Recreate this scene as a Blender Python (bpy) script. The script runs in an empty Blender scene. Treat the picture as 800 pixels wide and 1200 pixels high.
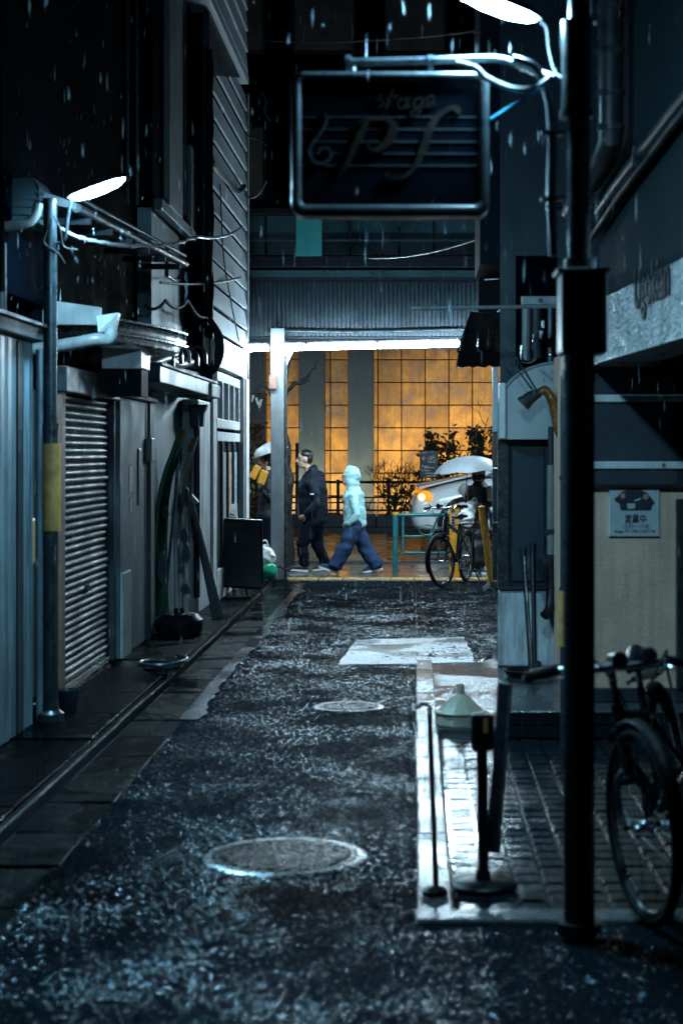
import bpy, bmesh, math, random
from mathutils import Vector, Matrix, noise

R = random.Random(11)
PI = math.pi
S = bpy.context.scene
COL = S.collection

# ------------------------------------------------------------------ camera
F, H, CX, CY = 2000.0, 1.6, 486.0, 530.0
cam_d = bpy.data.cameras.new("camera")
cam_d.sensor_fit = 'VERTICAL'
cam_d.sensor_height = 36.0
cam_d.lens = 60.0
cam_d.shift_x = (400 - CX) / 1200.0
cam_d.shift_y = (CY - 600) / 1200.0
cam_d.clip_start = 0.1
cam_d.clip_end = 800
cam_d.dof.use_dof = True
cam_d.dof.focus_distance = 22.0
cam_d.dof.aperture_fstop = 3.2
cam = bpy.data.objects.new("camera", cam_d)
cam.location = (0, 0, H)
cam.rotation_euler = (PI / 2, 0, 0)
COL.objects.link(cam)
S.camera = cam

# ------------------------------------------------------------------ night sky and exposure
W = bpy.data.worlds.new("World")
S.world = W
W.use_nodes = True
bg = W.node_tree.nodes["Background"]
bg.inputs[0].default_value = (0.10, 0.32, 1.0, 1)
bg.inputs[1].default_value = 0.0045
S.view_settings.view_transform = 'Standard'
S.view_settings.look = 'None'
S.view_settings.exposure = 0.0
S.view_settings.gamma = 1.0
S.view_settings.use_curve_mapping = False
S.cycles.max_bounces = 6
S.cycles.diffuse_bounces = 1
S.cycles.glossy_bounces = 4
S.cycles.volume_bounces = 0
S.cycles.sample_clamp_indirect = 4.0
S.cycles.use_denoising = True
S.cycles.caustics_reflective = False
S.cycles.caustics_refractive = False

LAMP_COL = (0.34, 0.74, 1.0)
LAMP_L = 1150.0
TUBE_COL = (0.60, 0.85, 1.0)
TUBE_L = 270.0
WARM_COL = (1.0, 0.72, 0.30)
WARM_W = 50.0

# ------------------------------------------------------------------ helpers
def P(px, py, d):
    return Vector(((px - CX) * d / F, d, H + (CY - py) * d / F))
def GX(px, d): return (px - CX) * d / F
def GZ(py, d): return H + (CY - py) * d / F
def D(py): return F * H / (py - CY)

def BM(): return bmesh.new()

def box(bm, x0, x1, y0, y1, z0, z1):
    vs = [bm.verts.new((x, y, z)) for x in (x0, x1) for y in (y0, y1) for z in (z0, z1)]
    for f in ((0, 1, 3, 2), (4, 6, 7, 5), (0, 4, 5, 1), (2, 3, 7, 6), (0, 2, 6, 4), (1, 5, 7, 3)):
        bm.faces.new([vs[i] for i in f])
    return vs

def obox(bm, M, sx, sy, sz):
    vs = box(bm, -sx / 2, sx / 2, -sy / 2, sy / 2, -sz / 2, sz / 2)
    for v in vs: v.co = M @ v.co
    return vs

def frame_mat(o, xa, za):
    x = Vector(xa).normalized(); z = Vector(za).normalized()
    y = z.cross(x).normalized(); z = x.cross(y)
    m = Matrix((x, y, z)).transposed().to_4x4()
    m.translation = Vector(o)
    return m

def bar(bm, a, b, w, h, up=(0, 0, 1)):
    a, b = Vector(a), Vector(b)
    d = b - a
    u = Vector(up)
    if abs(d.normalized().dot(u)) > .98: u = Vector((0, 1, 0))
    return obox(bm, frame_mat((a + b) / 2, d, u), d.length, w, h)

def tube(bm, pts, r, seg=8, flat=1.0, closed=False, cap=True):
    pts = [Vector(p) for p in pts]
    n = len(pts)
    rs = r if isinstance(r, (list, tuple)) else [r] * n
    rings = []
    t0 = (pts[1] - pts[0]).normalized()
    u = Vector((0, 0, 1)) if abs(t0.z) < .9 else Vector((0, 1, 0))
    u = (u - t0 * u.dot(t0)).normalized()
    for i in range(n):
        if closed: t = pts[(i + 1) % n] - pts[i - 1]
        elif i == 0: t = pts[1] - pts[0]
        elif i == n - 1: t = pts[-1] - pts[-2]
        else: t = (pts[i + 1] - pts[i]).normalized() + (pts[i] - pts[i - 1]).normalized()
        t.normalize()
        u = (u - t * u.dot(t))
        if u.length < 1e-6: u = t.orthogonal()
        u.normalize()
        w = t.cross(u)
        rings.append([bm.verts.new(pts[i] + (u * math.cos(a) + w * math.sin(a) * flat) * rs[i])
                      for a in (2 * PI * k / seg for k in range(seg))])
    m = n if closed else n - 1
    for i in range(m):
        A, B = rings[i], rings[(i + 1) % n]
        for k in range(seg):
            bm.faces.new((A[k], A[(k + 1) % seg], B[(k + 1) % seg], B[k]))
    if cap and not closed:
        bm.faces.new(rings[0][::-1]); bm.faces.new(rings[-1])
    return rings

def cyl(bm, a, b, r, seg=12, r2=None):
    return tube(bm, [a, b], [r, r if r2 is None else r2], seg)

def lathe(bm, prof, o=(0, 0, 0), seg=16, M=None):
    M = M or Matrix.Translation(Vector(o))
    rings = []
    for (r, z) in prof:
        rings.append([bm.verts.new(M @ Vector((max(r, 1e-4) * math.cos(2 * PI * k / seg), max(r, 1e-4) * math.sin(2 * PI * k / seg), z))) for k in range(seg)])
    for A, B in zip(rings, rings[1:]):
        for k in range(seg):
            bm.faces.new((A[k], A[(k + 1) % seg], B[(k + 1) % seg], B[k]))
    bm.faces.new(rings[0][::-1]); bm.faces.new(rings[-1])

def prism(bm, pts, vec):
    vec = Vector(vec)
    a = [bm.verts.new(Vector(p)) for p in pts]
    b = [bm.verts.new(Vector(p) + vec) for p in pts]
    bm.faces.new(a[::-1]); bm.faces.new(b)
    n = len(a)
    for i in range(n):
        bm.faces.new((a[i], a[(i + 1) % n], b[(i + 1) % n], b[i]))

def ball(bm, c, r, sx=1, sy=1, sz=1, seg=14, rot=None):
    M = Matrix.Translation(Vector(c))
    if rot is not None: M = M @ rot
    M = M @ Matrix.Diagonal((r * sx, r * sy, r * sz, 1))
    bmesh.ops.create_uvsphere(bm, u_segments=seg, v_segments=max(6, seg // 2 + 2), radius=1, matrix=M)

def xform(bm, M):
    for v in bm.verts: v.co = M @ v.co
    return bm

def finish_mesh(name, bm, smooth=False, angle=40):
    bmesh.ops.recalc_face_normals(bm, faces=bm.faces[:])
    me = bpy.data.meshes.new(name)
    bm.to_mesh(me); bm.free()
    if smooth:
        me.polygons.foreach_set('use_smooth', [True] * len(me.polygons))
        me.set_sharp_from_angle(angle=math.radians(angle))
    return me

def link(name, me, m=None, parent=None):
    o = bpy.data.objects.new(name, me)
    if m is not None and me is not None and not me.materials: me.materials.append(m)
    COL.objects.link(o)
    if parent is not None:
        o.parent = parent
        mw = parent.matrix_basis.copy()
        p = parent
        while p.parent is not None:
            mw = p.parent.matrix_basis @ p.matrix_parent_inverse @ mw
            p = p.parent
        o.matrix_parent_inverse = mw.inverted()
    return o

def obj(name, bm, m, parent=None, smooth=False, bev=0, seg=2, angle=40):
    o = link(name, finish_mesh(name, bm, smooth, angle), m, parent)
    if bev:
        b = o.modifiers.new("bevel", 'BEVEL'); b.width = bev; b.segments = seg; b.limit_method = 'ANGLE'
        b.angle_limit = math.radians(40)
    return o

def tag(o, label, cat, group=None):
    o['label'] = label; o['category'] = cat
    if group: o['group'] = group
    return o

def thing(name, label, cat, loc=(0, 0, 0), group=None):
    o = bpy.data.objects.new(name, None)
    o.location = loc; o.empty_display_size = .1
    COL.objects.link(o)
    return tag(o, label, cat, group)

def struct(name, loc=(0, 0, 0)):
    o = bpy.data.objects.new(name, None); COL.objects.link(o); o.location = loc
    o['kind'] = 'structure'
    return o

def sbox(name, b, m, parent=None, bev=0):
    bm = BM(); box(bm, *b)
    o = obj(name, bm, m, parent, bev=bev)
    if parent is None: o['kind'] = 'structure'
    return o

def copy_tree(o, parent=None):
    c = o.copy(); COL.objects.link(c)
    if parent is not None: c.parent = parent
    for ch in list(o.children): copy_tree(ch, c)
    return c

def fuse(bm, vox=.012, smooth=3):
    """join overlapping closed shapes into one continuous surface"""
    bmesh.ops.recalc_face_normals(bm, faces=bm.faces[:])
    me = bpy.data.meshes.new("tmp"); bm.to_mesh(me); bm.free()
    o = bpy.data.objects.new("tmp", me); COL.objects.link(o)
    rm = o.modifiers.new("r", 'REMESH'); rm.mode = 'VOXEL'; rm.voxel_size = vox
    if smooth:
        sm = o.modifiers.new("s", 'SMOOTH'); sm.factor = .5; sm.iterations = smooth
    dg = bpy.context.evaluated_depsgraph_get()
    out = bpy.data.meshes.new_from_object(o.evaluated_get(dg))
    bpy.data.objects.remove(o); bpy.data.meshes.remove(me)
    b2 = BM(); b2.from_mesh(out); bpy.data.meshes.remove(out)
    return b2

def text_bm(body, size, depth=.002, shear=0.0, align='CENTER', bold=0.0):
    cu = bpy.data.curves.new("txt", 'FONT')
    cu.body = body; cu.size = size; cu.extrude = depth; cu.shear = shear; cu.align_x = align
    cu.offset = bold; cu.resolution_u = 3
    o = bpy.data.objects.new("txt", cu); COL.objects.link(o)
    dg = bpy.context.evaluated_depsgraph_get()
    me = bpy.data.meshes.new_from_object(o.evaluated_get(dg))
    bpy.data.objects.remove(o); bpy.data.curves.remove(cu)
    bm = BM(); bm.from_mesh(me); bpy.data.meshes.remove(me)
    return bm

def ribbon(bm, pts, widths, to3d, depth):
    """a flat calligraphic stroke of varying width in a plane"""
    n = len(pts); L = []; Rr = []
    for i, (x, y) in enumerate(pts):
        x0, y0 = pts[max(i - 1, 0)]; x1, y1 = pts[min(i + 1, n - 1)]
        dx, dy = x1 - x0, y1 - y0
        l = math.hypot(dx, dy) or 1
        w = widths[i] / 2 if isinstance(widths, (list, tuple)) else widths / 2
        L.append(to3d(x - dy / l * w, y + dx / l * w)); Rr.append(to3d(x + dy / l * w, y - dx / l * w))
    for i in range(n - 1):
        prism(bm, [L[i], L[i + 1], Rr[i + 1], Rr[i]], depth)

def spline(pts, k=6):
    out = []
    n = len(pts)
    P_ = [Vector(p) for p in pts]
    for i in range(n - 1):
        p0, p1, p2, p3 = P_[max(i - 1, 0)], P_[i], P_[i + 1], P_[min(i + 2, n - 1)]
        for j in range(k):
            t = j / k
            out.append(.5 * ((2 * p1) + (p2 - p0) * t + (2 * p0 - 5 * p1 + 4 * p2 - p3) * t * t + (-p0 + 3 * p1 - 3 * p2 + p3) * t ** 3))
    out.append(P_[-1])
    return out

def sag(a, b, drop, n=14, wob=0.0):
    a, b = Vector(a), Vector(b)
    o = []
    for i in range(n + 1):
        t = i / n
        p = a.lerp(b, t); p.z -= drop * 4 * t * (1 - t)
        if wob and 0 < i < n: p += Vector((R.uniform(-wob, wob), R.uniform(-wob, wob), R.uniform(-wob, wob)))
        o.append(p)
    return o

# ------------------------------------------------------------------ materials
def mat(name, col, rough=.6, metal=0.0, var=.25, scale=5.0, bump=.15, bscale=60.0, streak=0.0, dirt=(.012, .014, .016),
        rvar=.15, spec=.5, coat=0.0, trans=0.0, bdist=.004, rnd=0.0):
    m = bpy.data.materials.new(name); m.use_nodes = True
    nt = m.node_tree; N = nt.nodes; L = nt.links
    b = N["Principled BSDF"]
    b.inputs['Metallic'].default_value = metal
    b.inputs['Specular IOR Level'].default_value = spec
    b.inputs['Coat Weight'].default_value = coat
    b.inputs['Coat Roughness'].default_value = .08
    if trans: b.inputs['Transmission Weight'].default_value = trans
    g = N.new('ShaderNodeNewGeometry')
    n1 = N.new('ShaderNodeTexNoise'); n1.inputs['Scale'].default_value = scale; n1.inputs['Detail'].default_value = 6
    n1.inputs['Roughness'].default_value = .65
    L.new(g.outputs['Position'], n1.inputs['Vector'])
    ramp = N.new('ShaderNodeValToRGB')
    lo = [max(0, c * (1 - var)) for c in col]; hi = [min(1, c * (1 + var)) for c in col]
    ramp.color_ramp.elements[0].position = .3; ramp.color_ramp.elements[1].position = .7
    ramp.color_ramp.elements[0].color = (*lo, 1); ramp.color_ramp.elements[1].color = (*hi, 1)
    L.new(n1.outputs['Fac'], ramp.inputs['Fac'])
    cs = ramp.outputs['Color']
    if streak:
        mp = N.new('ShaderNodeMapping'); mp.inputs['Scale'].default_value = (9, 9, .8)
        L.new(g.outputs['Position'], mp.inputs['Vector'])
        n2 = N.new('ShaderNodeTexNoise'); n2.inputs['Scale'].default_value = 1.6; n2.inputs['Detail'].default_value = 7
        n2.inputs['Roughness'].default_value = .7
        L.new(mp.outputs['Vector'], n2.inputs['Vector'])
        mr = N.new('ShaderNodeMapRange'); mr.inputs['From Min'].default_value = .42; mr.inputs['From Max'].default_value = .68
        mr.inputs['To Min'].default_value = 0; mr.inputs['To Max'].default_value = streak
        L.new(n2.outputs['Fac'], mr.inputs['Value'])
        mx = N.new('ShaderNodeMix'); mx.data_type = 'RGBA'
        L.new(mr.outputs['Result'], mx.inputs['Factor']); L.new(cs, mx.inputs['A'])
        mx.inputs['B'].default_value = (*dirt, 1)
        cs = mx.outputs['Result']
    if rnd:
        oi = N.new('ShaderNodeObjectInfo')
        rm = N.new('ShaderNodeMapRange'); rm.inputs['To Min'].default_value = 1 - rnd; rm.inputs['To Max'].default_value = 1 + rnd
        L.new(oi.outputs['Random'], rm.inputs['Value'])
        hs = N.new('ShaderNodeHueSaturation'); L.new(rm.outputs['Result'], hs.inputs['Value']); L.new(cs, hs.inputs['Color'])
        cs = hs.outputs['Color']
    L.new(cs, b.inputs['Base Color'])
    rr = N.new('ShaderNodeMapRange')
    rr.inputs['From Min'].default_value = .3; rr.inputs['From Max'].default_value = .7
    rr.inputs['To Min'].default_value = max(.03, rough - rvar); rr.inputs['To Max'].default_value = min(1, rough + rvar)
    L.new(n1.outputs['Fac'], rr.inputs['Value']); L.new(rr.outputs['Result'], b.inputs['Roughness'])
    if bump:
        n3 = N.new('ShaderNodeTexNoise'); n3.inputs['Scale'].default_value = bscale; n3.inputs['Detail'].default_value = 4
        L.new(g.outputs['Position'], n3.inputs['Vector'])
        bp = N.new('ShaderNodeBump'); bp.inputs['Strength'].default_value = bump; bp.inputs['Distance'].default_value = bdist
        L.new(n3.outputs['Fac'], bp.inputs['Height']); L.new(bp.outputs['Normal'], b.inputs['Normal'])
    return m

def emit(name, col, s):
    m = bpy.data.materials.new(name); m.use_nodes = True
    nt = m.node_tree
    b = nt.nodes["Principled BSDF"]
    b.inputs['Base Color'].default_value = (*[c * .8 for c in col], 1)
    b.inputs['Emission Color'].default_value = (*col, 1)
    b.inputs['Emission Strength'].default_value = s
    return m

def wet_mat(name, col, stone, puddle_scale, r_dry, r_wet, bstr, bdist, wet_lo=.42, wet_hi=.62, var=.5, ripple=0.0, spec=.5, fleck=0.0):
    """rain-wet ground: grit that stands proud where it is drained, smooth where water lies"""
    m = bpy.data.materials.new(name); m.use_nodes = True
    nt = m.node_tree; N = nt.nodes; L = nt.links
    b = N["Principled BSDF"]
    g = N.new('ShaderNodeNewGeometry')
    pn = N.new('ShaderNodeTexNoise'); pn.inputs['Scale'].default_value = puddle_scale; pn.inputs['Detail'].default_value = 5
    pn.inputs['Roughness'].default_value = .6; pn.inputs['Distortion'].default_value = .3
    L.new(g.outputs['Position'], pn.inputs['Vector'])
    wet = N.new('ShaderNodeMapRange'); wet.inputs['From Min'].default_value = wet_lo; wet.inputs['From Max'].default_value = wet_hi
    L.new(pn.outputs['Fac'], wet.inputs['Value'])
    v = N.new('ShaderNodeTexVoronoi'); v.inputs['Scale'].default_value = stone; v.inputs['Randomness'].default_value = 1
    L.new(g.outputs['Position'], v.inputs['Vector'])
    fn = N.new('ShaderNodeTexNoise'); fn.inputs['Scale'].default_value = stone * 1.1; fn.inputs['Detail'].default_value = 3
    L.new(g.outputs['Position'], fn.inputs['Vector'])
    inv = N.new('ShaderNodeMath'); inv.operation = 'SUBTRACT'; inv.inputs[0].default_value = 1.0
    L.new(v.outputs['Distance'], inv.inputs[1])
    add = N.new('ShaderNodeMath'); add.operation = 'ADD'
    L.new(inv.outputs[0], add.inputs[0]); L.new(fn.outputs['Fac'], add.inputs[1])
    dry = N.new('ShaderNodeMath'); dry.operation = 'SUBTRACT'; dry.inputs[0].default_value = 1.0
    L.new(wet.outputs['Result'], dry.inputs[1])
    st = N.new('ShaderNodeMath'); st.operation = 'MULTIPLY_ADD'
    L.new(dry.outputs[0], st.inputs[0]); st.inputs[1].default_value = bstr; st.inputs[2].default_value = bstr * .10
    bp = N.new('ShaderNodeBump'); bp.inputs['Distance'].default_value = bdist
    L.new(st.outputs[0], bp.inputs['Strength']); L.new(add.outputs[0], bp.inputs['Height'])
    nrm = bp.outputs['Normal']
    if ripple:
        rn = N.new('ShaderNodeTexNoise'); rn.inputs['Scale'].default_value = 14; rn.inputs['Detail'].default_value = 3
        L.new(g.outputs['Position'], rn.inputs['Vector'])
        b2 = N.new('ShaderNodeBump'); b2.inputs['Strength'].default_value = ripple; b2.inputs['Distance'].default_value = .01
        L.new(rn.outputs['Fac'], b2.inputs['Height']); L.new(nrm, b2.inputs['Normal'])
        nrm = b2.outputs['Normal']
    L.new(nrm, b.inputs['Normal'])
    ro = N.new('ShaderNodeMapRange'); ro.inputs['To Min'].default_value = r_dry; ro.inputs['To Max'].default_value = r_wet
    L.new(wet.outputs['Result'], ro.inputs['Value']); L.new(ro.outputs['Result'], b.inputs['Roughness'])
    ramp = N.new('ShaderNodeValToRGB')
    ramp.color_ramp.elements[0].color = (*[c * (1 - var) for c in col], 1)
    ramp.color_ramp.elements[1].color = (*[c * (1 + var) for c in col], 1)
    L.new(v.outputs['Color'], ramp.inputs['Fac'])
    L.new(ramp.outputs['Color'], b.inputs['Base Color'])
    b.inputs['Specular IOR Level'].default_value = spec
    if fleck:
        # only some stones are smooth enough to catch the lamps; patches of wear change how many
        v2 = N.new('ShaderNodeTexVoronoi'); v2.inputs['Scale'].default_value = 105
        L.new(g.outputs['Position'], v2.inputs['Vector'])
        sp = N.new('ShaderNodeSeparateColor'); L.new(v2.outputs['Color'], sp.inputs['Color'])
        wn = N.new('ShaderNodeTexNoise'); wn.inputs['Scale'].default_value = 1.9; wn.inputs['Detail'].default_value = 4
        L.new(g.outputs['Position'], wn.inputs['Vector'])
        ad = N.new('ShaderNodeMath'); ad.operation = 'MULTIPLY_ADD'; ad.inputs[1].default_value = 1.35
        L.new(wn.outputs['Fac'], ad.inputs[0]); L.new(sp.outputs['Red'], ad.inputs[2])
        mr = N.new('ShaderNodeMapRange'); mr.inputs['From Min'].default_value = 1.48; mr.inputs['From Max'].default_value = 1.62
        mr.inputs['To Min'].default_value = .001; mr.inputs['To Max'].default_value = fleck
        L.new(ad.outputs[0], mr.inputs['Value']); L.new(mr.outputs['Result'], b.inputs['Specular IOR Level'])
        b.inputs['Specular Tint'].default_value = (.45, .82, 1, 1)
    return m

M = {}
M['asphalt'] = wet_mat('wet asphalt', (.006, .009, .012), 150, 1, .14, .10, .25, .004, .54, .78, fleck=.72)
M['road'] = wet_mat('wet road asphalt', (.03, .03, .032), 70, .6, .30, .10, .35, .006, .40, .6)
M['ground'] = wet_mat('dark ground', (.02, .02, .022), 40, .5, .5, .2, .6, .01)
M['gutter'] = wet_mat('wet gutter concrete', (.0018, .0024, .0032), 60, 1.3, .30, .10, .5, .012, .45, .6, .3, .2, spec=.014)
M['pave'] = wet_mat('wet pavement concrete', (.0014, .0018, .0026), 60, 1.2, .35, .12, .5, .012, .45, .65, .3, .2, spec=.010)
M['apron'] = wet_mat('wet apron concrete', (.05, .053, .06), 50, 1.6, .22, .10, .4, .006, .38, .55, .3, .45, spec=.9)
M['patch'] = wet_mat('pale road patch', (.72, .74, .76), 60, 1.5, .38, .14, .4, .006, .46, .66, .25)
M['kerb'] = wet_mat('wet kerb stone', (.05, .055, .06), 60, 1.4, .24, .12, .3, .004, spec=.8)
M['tile'] = wet_mat('wet paver tile', (.008, .013, .017), 90, 2.2, .22, .12, .3, .004, .35, .6, .3, .22, spec=.2)
M['joint'] = mat('dark joint', (.012, .012, .013), .7)
M['rimiron'] = mat('worn bright iron', (.26, .28, .29), .26, .8, .4, 25, .3, 90)
M['edging'] = wet_mat('wet edging stone', (.10, .105, .11), 60, 1.4, .26, .16, .3, .004, .42, .62, .3, .3, spec=.5)
M['navywall'] = mat('navy upper wall', (.006, .013, .021), .7, 0, .3, 2, .15, 40, .4, spec=.08)
M['water'] = mat('standing water', (.006, .007, .008), .06, 0, .2, 5, .15, 12, rvar=.03, bdist=.01)
M['iron'] = mat('cast iron', (.012, .014, .017), .26, .1, .4, 30, .4, 120, spec=.25)
M['conc'] = mat('stained concrete', (.055, .10, .12), .6, 0, .5, 2.2, .5, 38, .92, (.016, .022, .026))
M['concdark'] = mat('dark concrete', (.012, .024, .032), .6, 0, .35, 3, .35, 45, .7)
M['rough'] = mat('rough wet roughcast', (.40, .40, .40), .30, 0, .35, 5, 1.0, 75, .55, (.05, .055, .06), .12, .6, bdist=.012)
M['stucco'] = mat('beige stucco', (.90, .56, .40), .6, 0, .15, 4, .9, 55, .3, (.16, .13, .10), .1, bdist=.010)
M['shed'] = mat('pale sheet metal', (.19, .27, .31), .42, .1, .35, 1.8, .15, 26, .85, (.05, .065, .075))
M['shutter'] = mat('shutter steel', (.006, .012, .017), .5, .0, .5, 2.2, .15, 30, .8, (.003, .004, .005), rnd=.35, spec=.3)
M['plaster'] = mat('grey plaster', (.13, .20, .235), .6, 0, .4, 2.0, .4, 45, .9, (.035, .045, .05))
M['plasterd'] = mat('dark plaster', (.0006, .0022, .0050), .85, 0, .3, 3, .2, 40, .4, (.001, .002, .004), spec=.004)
M['pilaster'] = mat('pilaster paint', (.07, .085, .09), .6, 0, .2, 3, .2, 40, .4, (.06, .07, .07))
M['siding'] = mat('painted siding', (.19, .215, .235), .5, 0, .25, 4, .2, 40, .6, (.07, .075, .085), rnd=.2)
M['paleconc'] = mat('pale painted concrete', (.62, .64, .66), .5, 0, .25, 3, .4, 36, .85, (.09, .10, .11))
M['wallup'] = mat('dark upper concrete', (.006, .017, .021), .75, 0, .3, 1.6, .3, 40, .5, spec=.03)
M['white'] = mat('white paint', (.74, .75, .76), .4, 0, .1, 6, .1, 40, .35, (.3, .3, .3))
M['offwhite'] = mat('off white paint', (.32, .33, .33), .45, 0, .15, 6, .1, 40, .5, (.2, .2, .2))
M['cheek'] = mat('pale awning sheet', (.40, .43, .44), .4, 0, .1, 5, .05, 40, .3, (.25, .26, .26))
M['black'] = mat('black paint', (.006, .007, .010), .36, 0, .3, 12, .1, 80, spec=.25)
M['pole'] = mat('dark pole paint', (.045, .05, .055), .26, .3, .35, 14, .12, 70, .3)
M['polegrey'] = mat('galvanised pole', (.038, .052, .062), .34, .5, .3, 12, .12, 60, .5)
M['post'] = mat('pale post paint', (.20, .215, .22), .38, .2, .2, 8, .1, 50, .5, (.12, .12, .13))
M['box'] = mat('dark steel box', (.02, .022, .026), .45, .2, .3, 10, .15, 60)
M['chrome'] = mat('chrome', (.62, .64, .66), .24, 1.0, .1, 20, 0)
M['steel'] = mat('stainless steel', (.45, .44, .42), .22, 1.0, .25, 9, .05, 30)
M['copper'] = mat('brown pipe', (.24, .095, .03), .28, .5, .35, 12, .15, 50)
M['pipe'] = mat('grey plastic pipe', (.22, .23, .23), .4, 0, .15, 8, .05, 40, .4)
M['darkwall'] = mat('dark blue panel', (.011, .026, .042), .45, 0, .25, 3, .12, 40, .4)
M['glassd'] = mat('dark window glass', (.06, .07, .08), .12, 0, .3, 2, .02, 10, 0, rvar=.05, spec=.6)
M['glass'] = mat('window glass', (.10, .12, .13), .06, 0, .2, 2, .02, 10, 0, rvar=.03, spec=.6)
M['pane'] = mat('frosted pane', (.012, .04, .048), .28, 0, .3, 1.5, .05, 10, .4)
M['tealb'] = mat('teal banner', (.02, .20, .20), .6, 0, .2, 4, .1)
M['yellow'] = mat('yellow plastic', (.80, .34, .03), .36, 0, .18, 9, .1, 50, .4, (.2, .1, .02))
M['plate'] = mat('worn yellow plate', (.58, .29, .08), .45, 0, .35, 14, .15, 50, .5, (.16, .1, .03))
M['tealrail'] = mat('teal rail paint', (.02, .15, .16), .35, .1, .25, 12, .1)
M['rail'] = mat('black rail', (.012, .012, .013), .35, .3, .2, 12)
M['otile'] = mat('ochre cladding', (.46, .27, .085), .42, 0, .5, 3.2, .12, 30, .5, (.15, .085, .04), rnd=.28)
M['column'] = mat('grey column cladding', (.03, .060, .12), .5, 0, .22, 2.5, .15, 30, .3)
M['ribs'] = mat('ribbed canopy sheet', (.005, .014, .021), .42, .1, .25, 2, .05, 30, .5)
M['beam'] = mat('dark beam', (.007, .010, .014), .6, 0, spec=.12)
M['soil'] = mat('soil', (.03, .022, .016), .8)
M['leaf'] = mat('dark leaves', (.035, .05, .03), .45, 0, .5, 8, 0)
M['leafb'] = mat('brown leaves', (.12, .06, .025), .5, 0, .5, 8, 0)
M['bark'] = mat('dark bark', (.008, .007, .007), .6, 0, .4, 20, .5, 60, bdist=.01)
M['skin'] = mat('skin', (.56, .34, .24), .45, 0, .08, 20, .05)
M['hair'] = mat('black hair', (.010, .009, .009), .4, 0, .3, 80, .4, 200)
M['navy'] = mat('navy rain jacket', (.006, .009, .018), .6, 0, .3, 9, .4, 14, bdist=.008, spec=.2)
M['navytr'] = mat('black trousers', (.005, .006, .011), .8, 0, .3, 9, .4, 22, bdist=.008, spec=.08)
M['cyan'] = mat('pale cyan raincoat', (.34, .57, .60), .36, 0, .28, 11, .6, 18, bdist=.012)
M['denim'] = mat('blue denim', (.024, .046, .10), .8, 0, .35, 14, .5, 22, bdist=.012, spec=.1)
M['shoe'] = mat('dark shoe', (.02, .02, .025), .5)
M['sole'] = mat('white sole', (.7, .7, .7), .5)
M['coat'] = mat('black coat', (.008, .010, .016), .6, 0, .3, 9, .5, 20, bdist=.01)
M['sleeve'] = mat('grey sleeve', (.32, .32, .33), .45, 0, .2, 12, .4, 30, bdist=.01)
M['umb'] = mat('pale umbrella cloth', (.17, .185, .195), .4, 0, .1, 6, .1, 40)
M['plastic'] = mat('white plastic bag', (.78, .78, .78), .3, 0, .06, 12, .6, 25, bdist=.012)
M['greenbag'] = mat('green print bag', (.02, .36, .19), .3, 0, .15, 12, .6, 25, bdist=.012)
M['carwhite'] = mat('white car paint', (.72, .73, .74), .22, 0, .03, 4, 0, coat=.6)
M['tyre'] = mat('tyre rubber', (.005, .005, .006), .6, 0, .2, 30, .2, spec=.15)
M['ambl'] = emit('lit amber lamp', (1.0, .62, .22), 6.0)
M['amblens'] = emit('lit amber lens', (1.0, .36, .03), .85)
M['lens'] = emit('street lamp lens', LAMP_COL, LAMP_L)
M['tubel'] = emit('fluorescent tube', TUBE_COL, TUBE_L)
M['board'] = mat('black board', (.012, .016, .022), .42, 0, .25, 6, .05)
M['sign'] = mat('dark sign face', (.004, .007, .012), .4, 0, .3, 5, .02, spec=.02)
M['signfr'] = mat('sign frame', (.035, .042, .047), .35, .3, .25, 12, .1)
M['gold'] = mat('bronze lettering', (.022, .016, .012), .4, .3, .25, 20, .1)
M['greyline'] = mat('grey sign print', (.045, .058, .068), .5, 0, .2, 10, 0)
M['signtxt'] = mat('white sign print', (.7, .7, .7), .5, 0, .05, 10, 0)
M['ink'] = mat('dark ink', (.010, .014, .03), .5, 0, .2, 30, 0)
M['paper'] = mat('pale paper', (.52, .56, .57), .5, 0, .08, 9, .1)
M['flesh'] = mat('warm print', (.45, .27, .18), .6, 0, .1, 30, 0)
M['cloth'] = mat('white banner cloth', (.44, .44, .42), .6, 0, .2, 7, .4, 26, .5, (.12, .12, .12), bdist=.01)
M['gcloth'] = mat('green banner cloth', (.03, .16, .10), .6, 0, .25, 7, .4, 26, .4, bdist=.01)
M['rust'] = mat('rust brown patch', (.22, .09, .03), .6, 0, .4, 25, .2)
M['red'] = mat('dull red brick paint', (.20, .10, .07), .6, 0, .3, 14, .2, 50, .4)
M['poster'] = mat('torn poster', (.45, .30, .20), .5, 0, .8, 14, .1)
M['posterb'] = mat('blue poster', (.25, .38, .46), .5, 0, .7, 14, .1)
M['cone'] = mat('grey green plastic cover', (.42, .36, .27), .45, 0, .15, 10, .1, 40, .4, (.1, .11, .1))
M['bluerod'] = mat('blue plastic', (.02, .38, .62), .3)
M['rain'] = mat('rain water', (.62, .72, .78), .1, 0, .05, 10, 0, trans=.35)
M['tactile'] = mat('yellow tactile tile', (.42, .24, .06), .3, 0, .25, 8, .4, 60)
M['walk'] = wet_mat('wet sidewalk', (.06, .06, .062), 60, 1.2, .3, .08, .3, .005, .42, .6, .3, .15)
M['cable'] = mat('black cable', (.008, .008, .009), .5, spec=.1)
M['cablew'] = mat('white cable', (.25, .25, .25), .35)
M['wood'] = mat('grey wood', (.055, .065, .07), .6, 0, .35, 14, .3, 40, .4)
M['mark'] = mat('white road paint', (.6, .6, .58), .4, 0, .3, 9, .3)

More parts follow.
